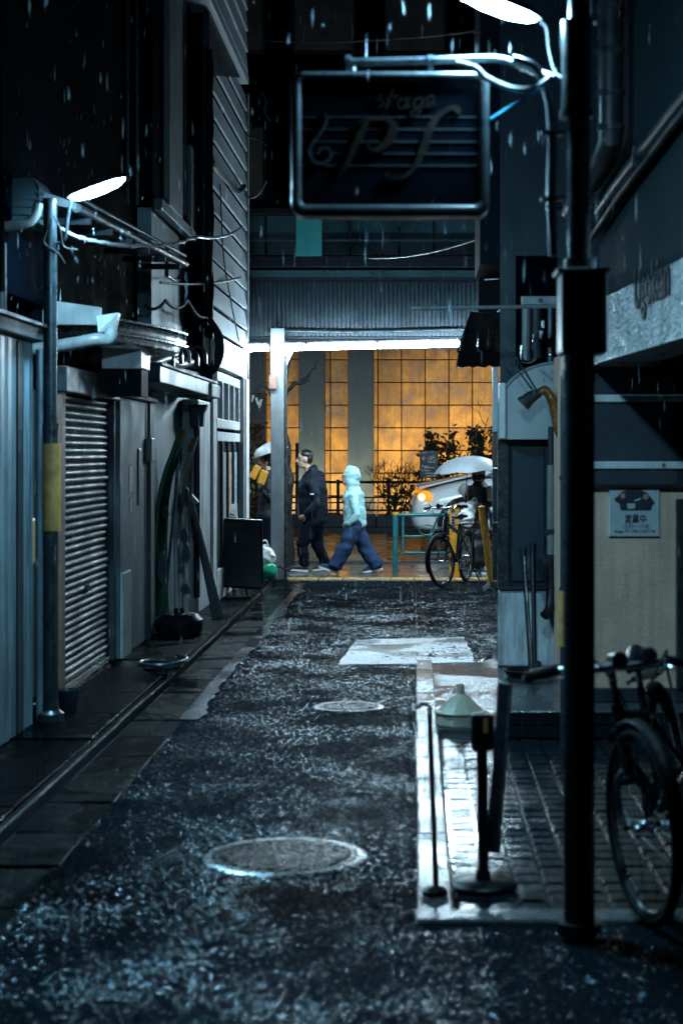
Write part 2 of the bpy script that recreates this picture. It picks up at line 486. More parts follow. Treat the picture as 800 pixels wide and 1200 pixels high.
# ================================================================== SETTING
sky_x = 300
sbox('ground', (-300, 300, -40, 500, -.40, -.16), M['ground'])
def gritty(name, x0, x1, y0, y1, step_fn, amp, m):
    """asphalt as real grit: every stone is a few faces that stand proud or sit low"""
    ys = []; y = y0
    while y < y1: ys.append(y); y += step_fn(y)
    ys.append(y1)
    verts = []; faces = []
    rows = []
    nz = noise.noise
    for y in ys:
        st = step_fn(y)
        n = max(2, int((x1 - x0) / st))
        row = []
        for i in range(n + 1):
            x = x0 + (x1 - x0) * i / n
            jx = 0 if i in (0, n) else R.uniform(-.35, .35) * st
            low = nz(Vector((x * 2.2, y * 1.3, 0))) * .0020 + nz(Vector((x * .7, y * .4, 7))) * .0020
            sm = min(1, max(.5, .8 + .5 * nz(Vector((x * 1.6, y * .8, 3)))))
            z = -.0055 + low * .6 + (R.random() * .6 + R.random() ** 5) * amp * sm * (1.0 if y < 8 else 1.25 if y < 12 else min(2.3, 1.5 + (y - 12) * .09))
            row.append(len(verts)); verts.append((x + jx, y + R.uniform(-.3, .3) * st, z))
        rows.append(row)
    for A, B in zip(rows, rows[1:]):
        na, nb = len(A) - 1, len(B) - 1
        i = j = 0
        while i < na or j < nb:
            if j == nb or (i < na and (i + 1) / na <= (j + 1) / nb):
                faces.append((A[i], A[i + 1], B[j])); i += 1
            else:
                faces.append((A[i], B[j + 1], B[j])); j += 1
    me = bpy.data.meshes.new(name); me.from_pydata(verts, [], faces); me.update()
    o = link(name, me, m); o['kind'] = 'structure'
    return o
stepf = lambda y: .0098 if y < 8 else .0135 if y < 12 else .022
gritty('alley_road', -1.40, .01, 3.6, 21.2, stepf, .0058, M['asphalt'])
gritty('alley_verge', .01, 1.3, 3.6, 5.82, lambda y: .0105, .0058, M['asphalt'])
sbox('alley_bed', (-1.40, 3.2, 1.0, 21.2, -.15, -.03), M['joint'])

# ragged wet mortar along the asphalt edge at the far end
bm = BM()
d = 10.2
pts = []
while d < 20.8:
    w = .05 + .13 * abs(noise.noise(Vector((d * 1.1, 0, 0)))) + .03 * noise.noise(Vector((d * 6, 3, 0)))
    pts.append((-1.385 + w, d)); d += .05
for (a, b) in zip(pts, pts[1:]):
    vs = [bm.verts.new((-1.41, a[1], .006)), bm.verts.new((a[0], a[1], .005)), bm.verts.new((b[0], b[1], .005)), bm.verts.new((-1.41, b[1], .006))]
    bm.faces.new(vs)
o = obj('mortar_edge', bm, M['apron']); o['kind'] = 'structure'

gut = struct('gutter')
bm = BM(); box(bm, -1.69, -1.365, 1, 21.2, -.15, -.012); obj('gutter_bed', bm, M['joint'], gut)
d = 4.2; slab_me = None
while d < 21.0:
    bm = BM(); box(bm, -.155, .155, 0, .585, -.05, 0)
    if slab_me is None:
        bmesh.ops.bevel(bm, geom=bm.edges[:], offset=.008, segments=1, affect='EDGES')
        slab_me = finish_mesh('slab', bm)
    else: bm.free()
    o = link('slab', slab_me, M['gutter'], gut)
    o.location = (-1.53, d, .001 + R.uniform(-.004, .003)); o.rotation_euler = (R.uniform(-.006, .006), R.uniform(-.02, .02), 0)
    d += .6
kerb = struct('kerb')
d = 4.0; me = None
while d < 19.2:
    if me is None:
        bm = BM(); box(bm, -.009, .009, 0, .99, -.1, .022)
        bmesh.ops.bevel(bm, geom=[e for e in bm.edges if all(v.co.z > 0 for v in e.verts)], offset=.006, segments=2, affect='EDGES')
        me = finish_mesh('kerb_stone', bm, True)
    o = link('kerb_stone', me, M['kerb'], kerb)
    o.location = (-1.73 + R.uniform(-.006, .006), d, R.uniform(-.008, .004)); o.rotation_euler = (0, 0, R.uniform(-.006, .006))
    d += 1.0
pav = struct('pavement')
bm = BM(); box(bm, -3.2, -1.775, 1, 21.2, -.15, .0); obj('pavement_bed', bm, M['joint'], pav)
d = 4.0
while d < 21:
    L_ = .9
    bm = BM(); box(bm, -3.0, -1.778, d, d + L_ - .012, -.05, .022 + R.uniform(-.006, .006))
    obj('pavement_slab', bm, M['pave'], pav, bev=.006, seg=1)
    d += L_

# street across the end of the alley
sbox('sidewalk', (-40, 40, 21.2, 24.6, -.15, 0.0), M['walk'])
bm = BM()
for k in range(60):
    x = -9 + k * .3
    box(bm, x, x + .29, 21.42, 21.70, -.1, .012)
o = obj('tactile_strip', bm, M['tactile'], bev=.006, seg=1); o['kind'] = 'structure'
sbox('road', (-60, 60, 24.78, 35.2, -.3, -.03), M['road'])
sbox('road_kerb', (-40, 40, 24.6, 24.78, -.3, .03), M['kerb'])
bm = BM()
a = math.radians(-2.5)
for (x0, x1, y, dy, w) in ((-60, 60, 31.0, .0, .13), (-5.2, -.6, 28.6, .5, .11)):
    vs = [bm.verts.new(v) for v in ((x0, y, -.026), (x1, y + dy, -.026), (x1, y + dy + w, -.026), (x0, y + w, -.026))]
    bm.faces.new(vs)
o = obj('road_marking', bm, M['mark']); o['kind'] = 'structure'
sbox('far_sidewalk', (-40, 40, 35.4, 60, -.3, .03), M['walk'])
sbox('far_kerb', (-40, 40, 35.2, 35.4, -.3, .036), M['concdark'])

# pale rectangle laid into the asphalt
bm = BM()
poly = [(-.57, 12.85), (.46, 13.0), (.42, 14.75), (-.50, 14.55)]
pp = []
for i in range(4):
    a, b = Vector((*poly[i], 0)), Vector((*poly[(i + 1) % 4], 0))
    for k in range(14):
        q = a.lerp(b, k / 14); q += Vector((noise.noise(q * 5), noise.noise(q * 5 + Vector((9, 0, 0))), 0)) * .03
        q.z = .002
        pp.append(q)
bm.faces.new([bm.verts.new(q) for q in pp])
o = obj('road_patch', bm, M['patch']); o['kind'] = 'structure'

# right-hand apron and the tiled patio
sbox('apron', (.012, 3.2, 9.86, 13.2, -.15, -.002), M['apron'])
gritty('alley_road', .012, 1.15, 13.2, 21.2, stepf, .0058, M['asphalt'])
edge = struct('patio_edging')
d = 5.95
while d < 12.6:
    bm = BM(); box(bm, .012 - R.uniform(0, .012), .135, d, d + .59, -.12, .003 + R.uniform(-.002, .003))
    obj('edging_stone', bm, M['edging'], edge, bev=.010); d += .6
x = .0
for k in range(5):
    bm = BM(); box(bm, x, x + .59, 5.80 - R.uniform(0, .012), 5.945, -.12, .014 + R.uniform(-.003, .003))
    obj('edging_stone', bm, M['edging'], edge, bev=.012); x += .6
pat = struct('patio')
bm = BM(); box(bm, .14, 3.2, 5.95, 9.56, -.15, -.012); obj('patio_bed', bm, M['water'], pat)
bm = BM(); box(bm, -.049, .049, 0, .116, -.03, 0)
bmesh.ops.bevel(bm, geom=[e for e in bm.edges if all(v.co.z > -.001 for v in e.verts)], offset=.007, segments=2, affect='EDGES')
tile_me = finish_mesh('tile', bm, True)
for i in range(10):
    for j in range(28):
        o = link('tile', tile_me, M['tile'], pat)
        o.location = (.205 + i * .108, 5.965 + j * .1275, R.uniform(-.003, .002))
        o.rotation_euler = (R.uniform(-.012, .012), R.uniform(-.02, .02), R.uniform(-.008, .008))
# the tiled step at its far end
st = struct('step')
bm = BM(); box(bm, .50, 3.2, 9.56, 9.86, -.15, .138); obj('step_core', bm, M['joint'], st)
for i in range(14):
    for j in range(2):
        bm = BM(); x = .505 + i * .093
        box(bm, x, x + .087, 9.535, 9.57, .004 + j * .070, .070 + j * .070)
        obj('step_tile', bm, M['tile'], st, bev=.004, seg=1)
bm = BM(); box(bm, .50, 3.2, 9.525, 9.86, .141, .156); obj('step_nosing', bm, M['kerb'], st, bev=.006)

# ================================================================== MANHOLES
def manhole(px, py, r, label):
    d = D(py); t = thing('manhole_cover', label, 'manhole cover', (GX(px, d), d, 0), 'manhole covers in the alley')
    c = t.location
    bm = BM(); seg = 40
    lathe(bm, [(r * 1.10, -.03), (r * 1.10, -.002), (r * 1.04, .004), (r * .985, .004), (r * .98, .002), (r * .98, -.03)], c, seg)
    obj('frame_ring', bm, M['rimiron'], t, True)
    bm = BM()
    lathe(bm, [(r * .965, -.03), (r * .965, .001), (r * .95, .004), (r * .90, .004), (r * .89, -.001), (.001, -.001)], c, seg)
    obj('lid', bm, M['iron'], t, True)
    bm = BM()
    n = int(r / .028)
    for i in range(-n, n + 1):
        for j in range(-n, n + 1):
            x, y = i * .029 + (.0145 if j % 2 else 0), j * .025
            if math.hypot(x, y) < r * .85 and not (abs(x) < .05 and abs(y) < .05):
                a = PI / 4 if (i + j) % 2 else -PI / 4
                obox(bm, Matrix.Translation(c + Vector((x, y, .002))) @ Matrix.Rotation(a, 4, 'Z'), .022, .010, .010)
    o = obj('stud_pattern', bm, M['iron'], t); o['kind'] = 'stuff'
    bm = BM(); lathe(bm, [(.045, -.002), (.045, .007), (.032, .008), (.03, .004), (.001, .004)], c, 20); obj('centre_emblem', bm, M['iron'], t, True)
    for s in (-1, 1):
        bm = BM(); box(bm, c.x + s * r * .62 - .02, c.x + s * r * .62 + .02, c.y - .008, c.y + .008, .001, .0085); obj('lifting_slot', bm, M['box'], t)
manhole(334, 1003, .295, 'large round iron manhole cover in the near asphalt with studded lid')
manhole(409, 828, .20, 'small round iron manhole cover nearer the pale road patch')

# ================================================================== STREET LAMPS
def lamp_head(t, base, tip, parent_arm=True):
    """long flat luminaire from base (pole side) to tip; lens glows"""
    base, tip = Vector(base), Vector(tip)
    ax = (tip - base); L_ = ax.length; ax.normalize()
    Mx = frame_mat(base, ax, (0, 0, 1))
    bm = BM()
    sec = [(0, .02), (.08, .045), (.3, .068), (.6, .070), (.85, .052), (1.0, .012)]
    rings = []
    for (u, r) in sec:
        rings.append([bm.verts.new(Mx @ Vector((u * L_, math.cos(a) * r, .012 + max(0, math.sin(a)) * r * .5))) for a in (PI * k / 10 for k in range(11))])
    for A, B in zip(rings, rings[1:]):
        for k in range(10): bm.faces.new((A[k], A[k + 1], B[k + 1], B[k]))
        bm.faces.new((A[0], B[0], B[10], A[10]))
    bm.faces.new(rings[0]); bm.faces.new(rings[-1][::-1])
    hd = obj('lamp_head', bm, M['polegrey'], t, True)
    bm = BM(); rings = []
    for (u, r) in sec:
        u2 = .06 + u * .90
        rings.append([bm.verts.new(Mx @ Vector((u2 * L_, math.cos(a) * r * .94, .008 - math.sin(a) * r * .52))) for a in (PI * k / 10 for k in range(11))])
    for A, B in zip(rings, rings[1:]):
        for k in range(10): bm.faces.new((A[k], A[k + 1], B[k + 1], B[k]))
        bm.faces.new((A[0], B[0], B[10], A[10]))
    bm.faces.new(rings[0]); bm.faces.new(rings[-1][::-1])
    obj('lens', bm, M['lens'], hd, True)
    return hd

dL = 10.0
xL = GX(59, dL)
tl = thing('street_lamp', 'street lamp on slim grey pole with yellow plate beside the pale metal shed', 'street lamp', (xL, dL, 0))
bm = BM(); cyl(bm, (xL, dL, 0), (xL, dL, 1.75), .048, 16); obj('pole_base', bm, M['polegrey'], tl, True)
bm = BM(); cyl(bm, (xL, dL, 1.75), (xL, dL, 3.06), .040, 16); cyl(bm, (xL, dL, 3.055), (xL, dL, 3.085), .045, 16); cyl(bm, (xL, dL, 1.73), (xL, dL, 1.77), .053, 16); obj('pole', bm, M['polegrey'], tl, True)
bm = BM(); tube(bm, spline([(xL + .03, dL - .02, 2.82), (xL + .09, dL - .03, 2.84), (xL + .11, dL - .03, 2.97), (xL + .13, dL - .03, 3.06), (xL + .17, dL - .03, 3.08)], 5), .011, 8); obj('arm', bm, M['polegrey'], tl, True)
bm = BM(); tube(bm, spline([(xL + .03, dL - .04, 2.98), (xL + .07, dL - .05, 2.90), (xL + .09, dL - .05, 2.80), (xL + .17, dL - .05, 2.78)], 5), .005, 8); tube(bm, spline([(xL, dL - .05, 2.9), (xL - .02, dL - .06, 2.82), (xL + .06, dL - .06, 2.76), (xL + .10, dL - .06, 2.70)], 5), .004, 6); obj('wiring', bm, M['cable'], tl, True)
lamp_head(tl, P(80, 235, dL - .03), P(149, 210, dL - .05))
for z in (1.28, 2.80):
    bm = BM(); cyl(bm, (xL, dL, z - .015), (xL, dL, z + .015), .052, 16); obj('clamp_band', bm, M['polegrey'], tl, True)
bm = BM()
for k in range(9):
    a = -1.5 + k * .15
    pass
tube(bm, [(xL + .012, dL - .01, GZ(622, dL)), (xL + .012, dL - .01, GZ(520, dL))], .054, 18)
obj('yellow_plate', bm, M['plate'], tl, True)
bm = BM(); lathe(bm, [(.085, 0), (.08, .05), (.055, .07), (.05, .12)], (xL, dL, 0.022), 16); obj('base_collar', bm, M['polegrey'], tl, True)

# right-hand pole in the foreground
dR = 5.62
xR = GX(678, dR)
tr = thing('street_lamp', 'street lamp on thick dark pole with square box, in front of the patio', 'street lamp', (xR, dR, 0))
bm = BM(); cyl(bm, (xR, dR, 0), (xR, dR, 2.02), .052, 24); obj('pole_base', bm, M['pole'], tr, True)
bm = BM(); cyl(bm, (xR, dR, 2.02), (xR, dR, 2.72), .038, 20); obj('pole', bm, M['pole'], tr, True)
bm = BM(); cyl(bm, (xR - .008, dR, 2.72), (xR - .008, dR, 3.02), .050, 20); cyl(bm, (xR - .008, dR, 2.70), (xR - .008, dR, 2.725), .056, 20); cyl(bm, (xR, dR, 3.0), (xR, dR, 4.6), .036, 16); obj('upper_sleeve', bm, M['polegrey'], tr, True)
bm = BM(); box(bm, GX(655, dR), GX(708, dR), dR - .085, dR + .09, GZ(416, dR), GZ(322, dR)); cb = obj('control_box', bm, M['box'], tr, bev=.008)
bm = BM(); box(bm, GX(650, dR), GX(711, dR), dR - .095, dR + .1, GZ(322, dR), GZ(317, dR)); obj('box_lid', bm, M['box'], cb, bev=.003)
bm = BM(); box(bm, GX(659, dR), GX(704, dR), dR - .091, dR - .083, GZ(410, dR), GZ(328, dR)); obj('box_door', bm, M['box'], cb, bev=.003)
bm = BM(); cyl(bm, (GX(700, dR), dR - .10, GZ(368, dR)), (GX(700, dR), dR - .085, GZ(368, dR)), .008, 10); obj('lock', bm, M['polegrey'], cb, True)
for (y, r) in ((440, .056), (470, .054), (310, .05), (1085, .075)):
    bm = BM(); cyl(bm, (xR, dR, GZ(y + 6, dR)), (xR, dR, GZ(y - 6, dR)), r, 20); obj('clamp_band', bm, M['pole'], tr, True)
lamp_head(tr, P(632, 26, 5.81), P(522, -16, 5.91))
bm = BM(); tube(bm, spline([P(633, 26, 5.86), P(640, 34, 5.84), P(643, 60, 5.8), P(650, 85, 5.72), P(660, 92, dR + .02)], 5), .0045, 8); obj('arm', bm, M['cable'], tr, True)

# fuse boxes and cables clamped to the pole
tp = thing('conduit', 'bent steel conduit running down behind the thick lamp pole', 'pipe', P(646, 280, dR + .12))
bm = BM(); tube(bm, spline([P(600, 70, dR + .1), P(626, 80, dR + .1), P(642, 110, dR + .1), P(647, 160, dR + .1), P(646, 230, dR + .1), P(649, 300, dR + .1)], 6), .017, 10); obj('tube', bm, M['polegrey'], tp, True)
for y in (150, 228):
    bm = BM(); box(bm, GX(636, dR), GX(664, dR), dR + .07, dR + .13, GZ(y + 2, dR), GZ(y - 2, dR)); obj('strap', bm, M['polegrey'], tp)
o = BM(); tube(o, spline([P(533, 74, dR + .1), P(556, 80, dR + .1), P(570, 92, dR + .1), P(600, 104, dR + .08), P(628, 102, dR + .06), P(648, 88, dR + .03)], 6), .011, 8)
tag(obj('power_cable', o, M['cablew'], None, True), 'pale sagging cable from the hanging sign to the thick pole', 'cable')
o = BM(); cyl(o, P(575, 140, dR + .1), P(634, 103, dR + .04), .006, 8)
tag(obj('cable_stay', o, M['bluerod'], None, True), 'short bright blue plastic stay right of the hanging sign', 'cable stay')

# ================================================================== HANGING SIGN
ds = 5.9
tsn = thing('hanging_sign', 'dark framed music bar sign with stave lines hung from a pipe', 'sign', P(456, 166, ds))
bm = BM(); tube(bm, spline([P(404, 73, ds), P(500, 71, ds), P(560, 69, ds), P(588, 70, ds - .02), P(612, 78, ds - .06), P(650, 92, dR + .03)], 5), .014, 10); obj('bracket_pipe', bm, M['polegrey'], tsn, True)
for px in (408, 504):
    bm = BM(); cyl(bm, P(px - 3, 72, ds), P(px + 3, 72, ds), .022, 12); obj('pipe_flange', bm, M['polegrey'], tsn, True)
for px in (408, 504):
    bm = BM(); box(bm, GX(px - 3, ds), GX(px + 3, ds), ds - .01, ds + .01, GZ(88, ds), GZ(74, ds)); obj('hanger', bm, M['polegrey'], tsn)
def rrect(px0, px1, py0, py1, r, d, n=6):
    out = []
    for (cx_, cy_, a0) in ((px1 - r, py0 + r, 0), (px0 + r, py0 + r, 90), (px0 + r, py1 - r, 180), (px1 - r, py1 - r, 270)):
        for k in range(n + 1):
            a = math.radians(a0 + 90 * k / n)
            out.append(P(cx_ + math.cos(a) * r, cy_ - math.sin(a) * r, d))
    return out
bm = BM(); prism(bm, rrect(344, 570, 86, 250, 12, ds - .045), (0, .09, 0)); obj('sign_body', bm, M['sign'], tsn)
bm = BM()
ou = rrect(341, 573, 83, 253, 15, ds - .06); inn = rrect(353, 561, 94, 239, 6, ds - .06)
n = len(ou)
back = Vector((0, .12, 0))
A = [bm.verts.new(v) for v in ou]; B = [bm.verts.new(v) for v in inn]; A2 = [bm.verts.new(v + back) for v in ou]; B2 = [bm.verts.new(v + back) for v in inn]
for i in range(n):
    j = (i + 1) % n
    bm.faces.new((A[i], A[j], B[j], B[i])); bm.faces.new((A2[i], B2[i], B2[j], A2[j]))
    bm.faces.new((A[i], A2[i], A2[j], A[j])); bm.faces.new((B[i], B[j], B2[j], B2[i]))
obj('sign_frame', bm, M['signfr'], tsn, bev=.018, seg=4)
zf = ds - .0465
for y in (137, 151.5, 166, 180, 194):
    bm = BM(); prism(bm, [P(353, y - .9, zf), P(561, y - .9, zf), P(561, y + .9, zf), P(353, y + .9, zf)], (0, .003, 0)); obj('stave_line', bm, M['greyline'], tsn)
t3 = lambda x, y: P(x, y, zf - .004)
def stroke(name, m, pts, ws, parent, k=6, tf=t3, dep=(0, .004, 0)):
    s = [(v.x, v.y) for v in spline([Vector((a, b, 0)) for a, b in pts], k)]
    n = len(s)
    wv = [v.x for v in spline([Vector((w, 0, 0)) for w in ws], max(1, k))]
    wv = (wv + [wv[-1]] * n)[:n]
    bm = BM(); ribbon(bm, s, wv, tf, dep)
    return obj(name, bm, m, parent)
clef = [(381, 131), (383, 140), (376, 155), (366, 168), (363, 180), (370, 190), (381, 190), (388, 182), (384, 173), (376, 174), (372, 181)]
stroke('treble_clef', M['greyline'], clef, [1.5, 3, 3, 2.5, 3, 3, 3, 2.5, 2, 2, 2], tsn)
pgl = [(398, 205), (408, 188), (420, 162), (428, 146), (432, 142)]
stroke('letter_p', M['gold'], pgl, [2, 5, 8, 6, 3], tsn)
stroke('letter_p', M['gold'], [(418, 143), (440, 139), (456, 141), (461, 151), (455, 165), (441, 175), (432, 172), (432, 164)], [1.5, 4, 6, 10, 10, 6, 3, 2], tsn)
stroke('letter_f', M['gold'], [(537, 133), (535, 127), (526, 127), (513, 136), (503, 152), (498, 168), (490, 188), (478, 204), (465, 208), (452, 206), (456, 202)], [5, 7, 6, 7, 9, 9, 7, 5, 4, 3, 4], tsn)
for pts in ([(443, 126), (449, 122), (446, 116), (440, 118), (448, 110)], [(452, 127), (457, 114), (461, 104)], [(452, 115), (466, 112)], [(476, 116), (468, 117), (467, 125), (473, 126), (478, 114), (477, 126), (481, 123)], [(494, 115), (487, 116), (485, 124), (491, 124), (497, 114), (491, 132), (483, 136), (482, 131), (498, 124)], [(499, 122), (508, 118), (507, 112), (501, 115), (501, 125), (511, 121)]):
    stroke('letter_stroke', M['gold'], pts, [2.4] * len(pts), tsn, 5)

# ================================================================== LEFT BUILDINGS
# pale sheet-metal shed
tb = thing('metal_shed', 'pale sheet metal shed wall at the near left with a flat cap', 'shed', (-2.6, 8.4, 0))
bm = BM(); box(bm, -4.2, -2.245, 5.2, 9.86, 0, 2.22); obj('wall_core', bm, M['plasterd'], tb)
yy = 5.2
k = 0
while yy < 9.86:
    w = .31 if k % 2 else .46
    w = min(w, 9.875 - yy)
    if w < .05: break
    bm = BM()
    z0, z1 = .03, 2.23
    n = 8
    for i in range(n):
        a0, a1 = i / n, (i + 1) / n
        f = lambda u: -2.225 + (.012 if .12 < u < .88 else 0) + (.006 * math.sin(u * 5 * PI))
        y0_, y1_ = yy + w * a0 + (.004 if i == 0 else 0), yy + w * a1 - (.004 if i == n - 1 else 0)
        v = [bm.verts.new((f(a0), y0_, z0)), bm.verts.new((f(a1), y1_, z0)), bm.verts.new((f(a1), y1_, z1)), bm.verts.new((f(a0), y0_, z1))]
        bm.faces.new(v)
    obj('panel', bm, M['shed'], tb, True, angle=25)
    yy += w; k += 1
bm = BM(); box(bm, -2.244, -2.216, 5.2, 9.875, 1.31, 1.318); obj('panel_seam', bm, M['shed'], tb)
bm = BM(); box(bm, -4.2, -2.16, 5.2, 9.93, 2.24, 2.32); obj('roof_cap', bm, M['concdark'], tb, bev=.01)
bm = BM(); box(bm, -4.2, -2.14, 5.2, 9.95, 2.322, 2.345); obj('roof_edge', bm, M['box'], tb, bev=.005)
bm = BM(); box(bm, -2.213, -2.203, 9.49, 9.62, .03, 2.22); obj('seam_strip', bm, M['concdark'], tb, bev=.003)
bm = BM(); cyl(bm, (-2.19, 9.97, .03), (-2.19, 9.97, 2.2), .022, 10); obj('corner_trim', bm, M['shed'], tb, True)
# recess between shed and shutter: boards and a meter
bm = BM(); box(bm, -2.33, -2.29, 10.30, 10.95, .0, 1.9)
tg = thing('gap_fence', 'weathered boards closing the narrow gap behind the lamp pole', 'fence', (-2.4, 10.6, 0))
for i in range(5):
    bm2 = BM(); y = 10.06 + i * .20; box(bm2, -2.47 + .02 * (i % 2), -2.44 + .02 * (i % 2), y, y + .185, .03, 2.0); obj('board', bm2, [M['wood'], M['concdark'], M['red'], M['wood'], M['concdark']][i], tg)
bm.free()
t = thing('gas_meter', 'small pale meter low on the wall beside the lamp pole base', 'meter', (-2.36, 10.5, .1))
bm = BM(); box(bm, -2.43, -2.34, 10.35, 10.55, .9, 1.2); obj('case', bm, M['plate'], t, bev=.02)
bm = BM(); cyl(bm, (-2.39, 10.45, .0), (-2.39, 10.45, .9), .018, 8); obj('pipe', bm, M['pipe'], t, True)
t = thing('meter_box', 'white little box on the ground left of the lamp pole', 'box', P(44, 846, 10.1))
bm = BM(); c = P(44, 846, 10.1); box(bm, c.x - .025, c.x + .025, c.y - .03, c.y + .03, .02, .10); obj('case', bm, M['white'], t, bev=.006)
bm = BM(); box(bm, c.x - .028, c.x + .028, c.y - .033, c.y + .033, .102, .112); obj('lid', bm, M['offwhite'], t, bev=.003)

# shuttered house
tb = thing('shutter_house', 'dark old house with a roller shutter and a curved steel awning', 'house', (-3, 12.5, 0))
SX = -2.32
bm = BM(); box(bm, -6.5, -2.42, 10.0, 14.9, 2.55, 11.0); obj('upper_wall', bm, M['plasterd'], tb)
bm = BM(); box(bm, -6.5, SX - .12, 11.0, 14.9, 0, 2.54); obj('lower_wall', bm, M['plasterd'], tb)
bm = BM(); box(bm, -2.44, -2.28, 11.02, 11.16, .02, 2.15); obj('jamb', bm, M['red'], tb, bev=.01)
bm = BM(); box(bm, -2.44, -2.27, 12.90, 12.98, .02, 2.15); obj('jamb', bm, M['concdark'], tb, bev=.01)
bm = BM(); box(bm, -2.44, -2.24, 11.0, 12.98, 1.99, 2.16); obj('shutter_box', bm, M['box'], tb, bev=.01)
sh = thing('roller_shutter', 'closed grey roller shutter with narrow dirty slats', 'shutter', (SX, 12, .05))
me = None
nsl = 38; hsl = 1.93 / nsl
for i in range(nsl):
    if me is None:
        bm = BM()
        prof = [(-.016, 0), (-.002, .004), (.010, hsl * .35), (.010, hsl * .65), (-.002, hsl * .93), (-.016, hsl * .97)]
        for (a, b) in zip(prof, prof[1:]):
            bm.faces.new([bm.verts.new((a[0], 0, a[1])), bm.verts.new((a[0], 1.74, a[1])), bm.verts.new((b[0], 1.74, b[1])), bm.verts.new((b[0], 0, b[1]))])
        bmesh.ops.remove_doubles(bm, verts=bm.verts[:], dist=1e-5)
        me = finish_mesh('slat', bm, True, 60)
    o = link('slat', me, M['shutter'], sh)
    o.location = (SX + R.uniform(-.003, .003), 11.16, .06 + i * hsl)
    o.matrix_parent_inverse = Matrix.Translation(-sh.location)
    o.rotation_euler = (R.uniform(-.0015, .0015), R.uniform(-.14, .14), R.uniform(-.002, .002))
bm = BM(); box(bm, SX - .02, SX + .03, 11.17, 12.9, .0225, .07); obj('bottom_bar', bm, M['steel'], sh, bev=.008)
bm = BM(); box(bm, SX + .0, SX + .035, 11.98, 12.10, .62, .67); obj('handle', bm, M['box'], sh, bev=.006)
bm = BM(); box(bm, SX - .03, SX - .02, 11.16, 12.9, .03, 1.99); obj('backing', bm, M['joint'], sh)
# stained wall pier right of the shutter
t = tb
bm = BM(); box(bm, -2.46, -2.245, 13.0, 14.75, .02, 2.02); obj('pier', bm, M['conc'], t, bev=.02)
bm = BM(); box(bm, -2.44, -2.225, 13.02, 13.42, .02, .68); obj('pier_patch', bm, M['offwhite'], t, bev=.01)
bm = BM(); box(bm, -2.47, -2.22, 12.99, 14.78, 2.023, 2.07); obj('pier_cap', bm, M['concdark'], t, bev=.012)
bm = BM(); box(bm, -2.25, -2.232, 13.82, 13.98, 1.17, 1.63); obj('slot_plate', bm, M['box'], t, bev=.006)
# eave with gutter
A_, B_ = Vector((-2.06, 10.4, 3.07)), Vector((-1.816, 13.5, 3.07))
bm = BM(); prism(bm, [(-2.42, 10.4, 3.24), A_ + Vector((0, 0, .05)), A_ + Vector((0, 0, .01)), (-2.42, 10.4, 3.16)], (B_ - A_)); obj('eave', bm, M['wood'], tb)
bm = BM()
for off, z, r in ((0, .02, .030), (.0, .085, .014)):
    tube(bm, [A_ + Vector((off, 0, z)), B_ + Vector((off, 0, z))], r, 10)
obj('eave_gutter', bm, M['box'], tb, True)
for k in range(6):
    q = A_.lerp(B_, (k + .5) / 6)
    bm = BM(); box(bm, q.x - .30, q.x + .02, q.y - .02, q.y + .02, 3.02, 3.06); obj('rafter', bm, M['beam'], tb)
# tiled small roof far left near
t = thing('near_roof', 'dark roof edge with a curved rain gutter at the upper left border', 'roof', (-2.4, 10, 3))
bm = BM(); tube(bm, spline([P(-40, 270, 10.1), P(0, 266, 10.1), (P(30, 262, 10.1)), P(42, 252, 10.1), P(45, 238, 10.1)], 6), .030, 10); obj('rain_gutter', bm, M['pipe'], t, True)
for i in range(5):
    bm = BM(); y = 252 - i * 9
    prism(bm, [P(-60, y - 6, 10.3), P(24 + 5 * min(i, 3), y - 8, 10.3), P(46, y + 3, 10.25), P(46, y + 9, 10.25), P(-60, y + 6, 10.3)], (0, .4, 0)); obj('roof_board', bm, M['concdark'], t)
bm = BM(); cyl(bm, P(2, 285, 10.1), P(2, 385, 10.1), .03, 10); obj('downpipe', bm, M['pipe'], t, True)

# pale side board, pipe, white box and curved stainless awning
t = thing('awning', 'curved stainless steel awning over the shutter with pale end board', 'awning', (-2.1, 11.5, 2.4))
bm = BM(); prism(bm, [P(4, 346, 11.2), P(60, 352, 11.2), P(118, 360, 11.2), P(118, 381, 11.2), P(4, 380, 11.2)], (0, .05, 0)); obj('side_board', bm, M['offwhite'], t, bev=.006)
bm = BM(); prism(bm, [P(113, 370, 11.15), P(139, 366, 11.3), P(134, 388, 11.3), P(115, 390, 11.15)], (0, .10, 0)); obj('end_cap', bm, M['white'], t, bev=.006)
bm = BM()
def aw(u):
    d = 11.4 + 1.55 * u
    x = -2.03 + .30 * u + .05 * math.sin(u * PI)
    return x, d
secs = []
prof = [(-.5, .19), (-.10, .185), (-.03, .165), (0, .12), (-.01, .075), (-.05, .06), (-.055, .02), (-.09, .0), (-.5, .0)]
for k in range(13):
    x, d = aw(k / 12)
    secs.append([bm.verts.new((x + p, d, 2.335 + z)) for p, z in prof])
for A, B in zip(secs, secs[1:]):
    for i in range(len(prof)):
        j = (i + 1) % len(prof); bm.faces.new((A[i], A[j], B[j], B[i]))
bm.faces.new(secs[0]); bm.faces.new(secs[-1][::-1])
obj('awning_roll', bm, M['steel'], t, True, angle=50)
for z in (.16, .065):
    bm = BM(); tube(bm, [Vector((aw(k / 12)[0] + .002, aw(k / 12)[1], 2.335 + z)) for k in range(13)], .010, 6); obj('trim_bead', bm, M['chrome'], t, True)
o = BM(); tube(o, spline([P(-20, 415, 11.0), P(30, 411, 11.0), P(85, 403, 11.0), P(112, 398, 11.0), P(126, 398, 11.05), P(131, 388, 11.1)], 6), .042, 12)
tag(obj('drain_pipe', o, M['pipe'], None, True), 'pale fat drain pipe running level under the awning board', 'pipe')
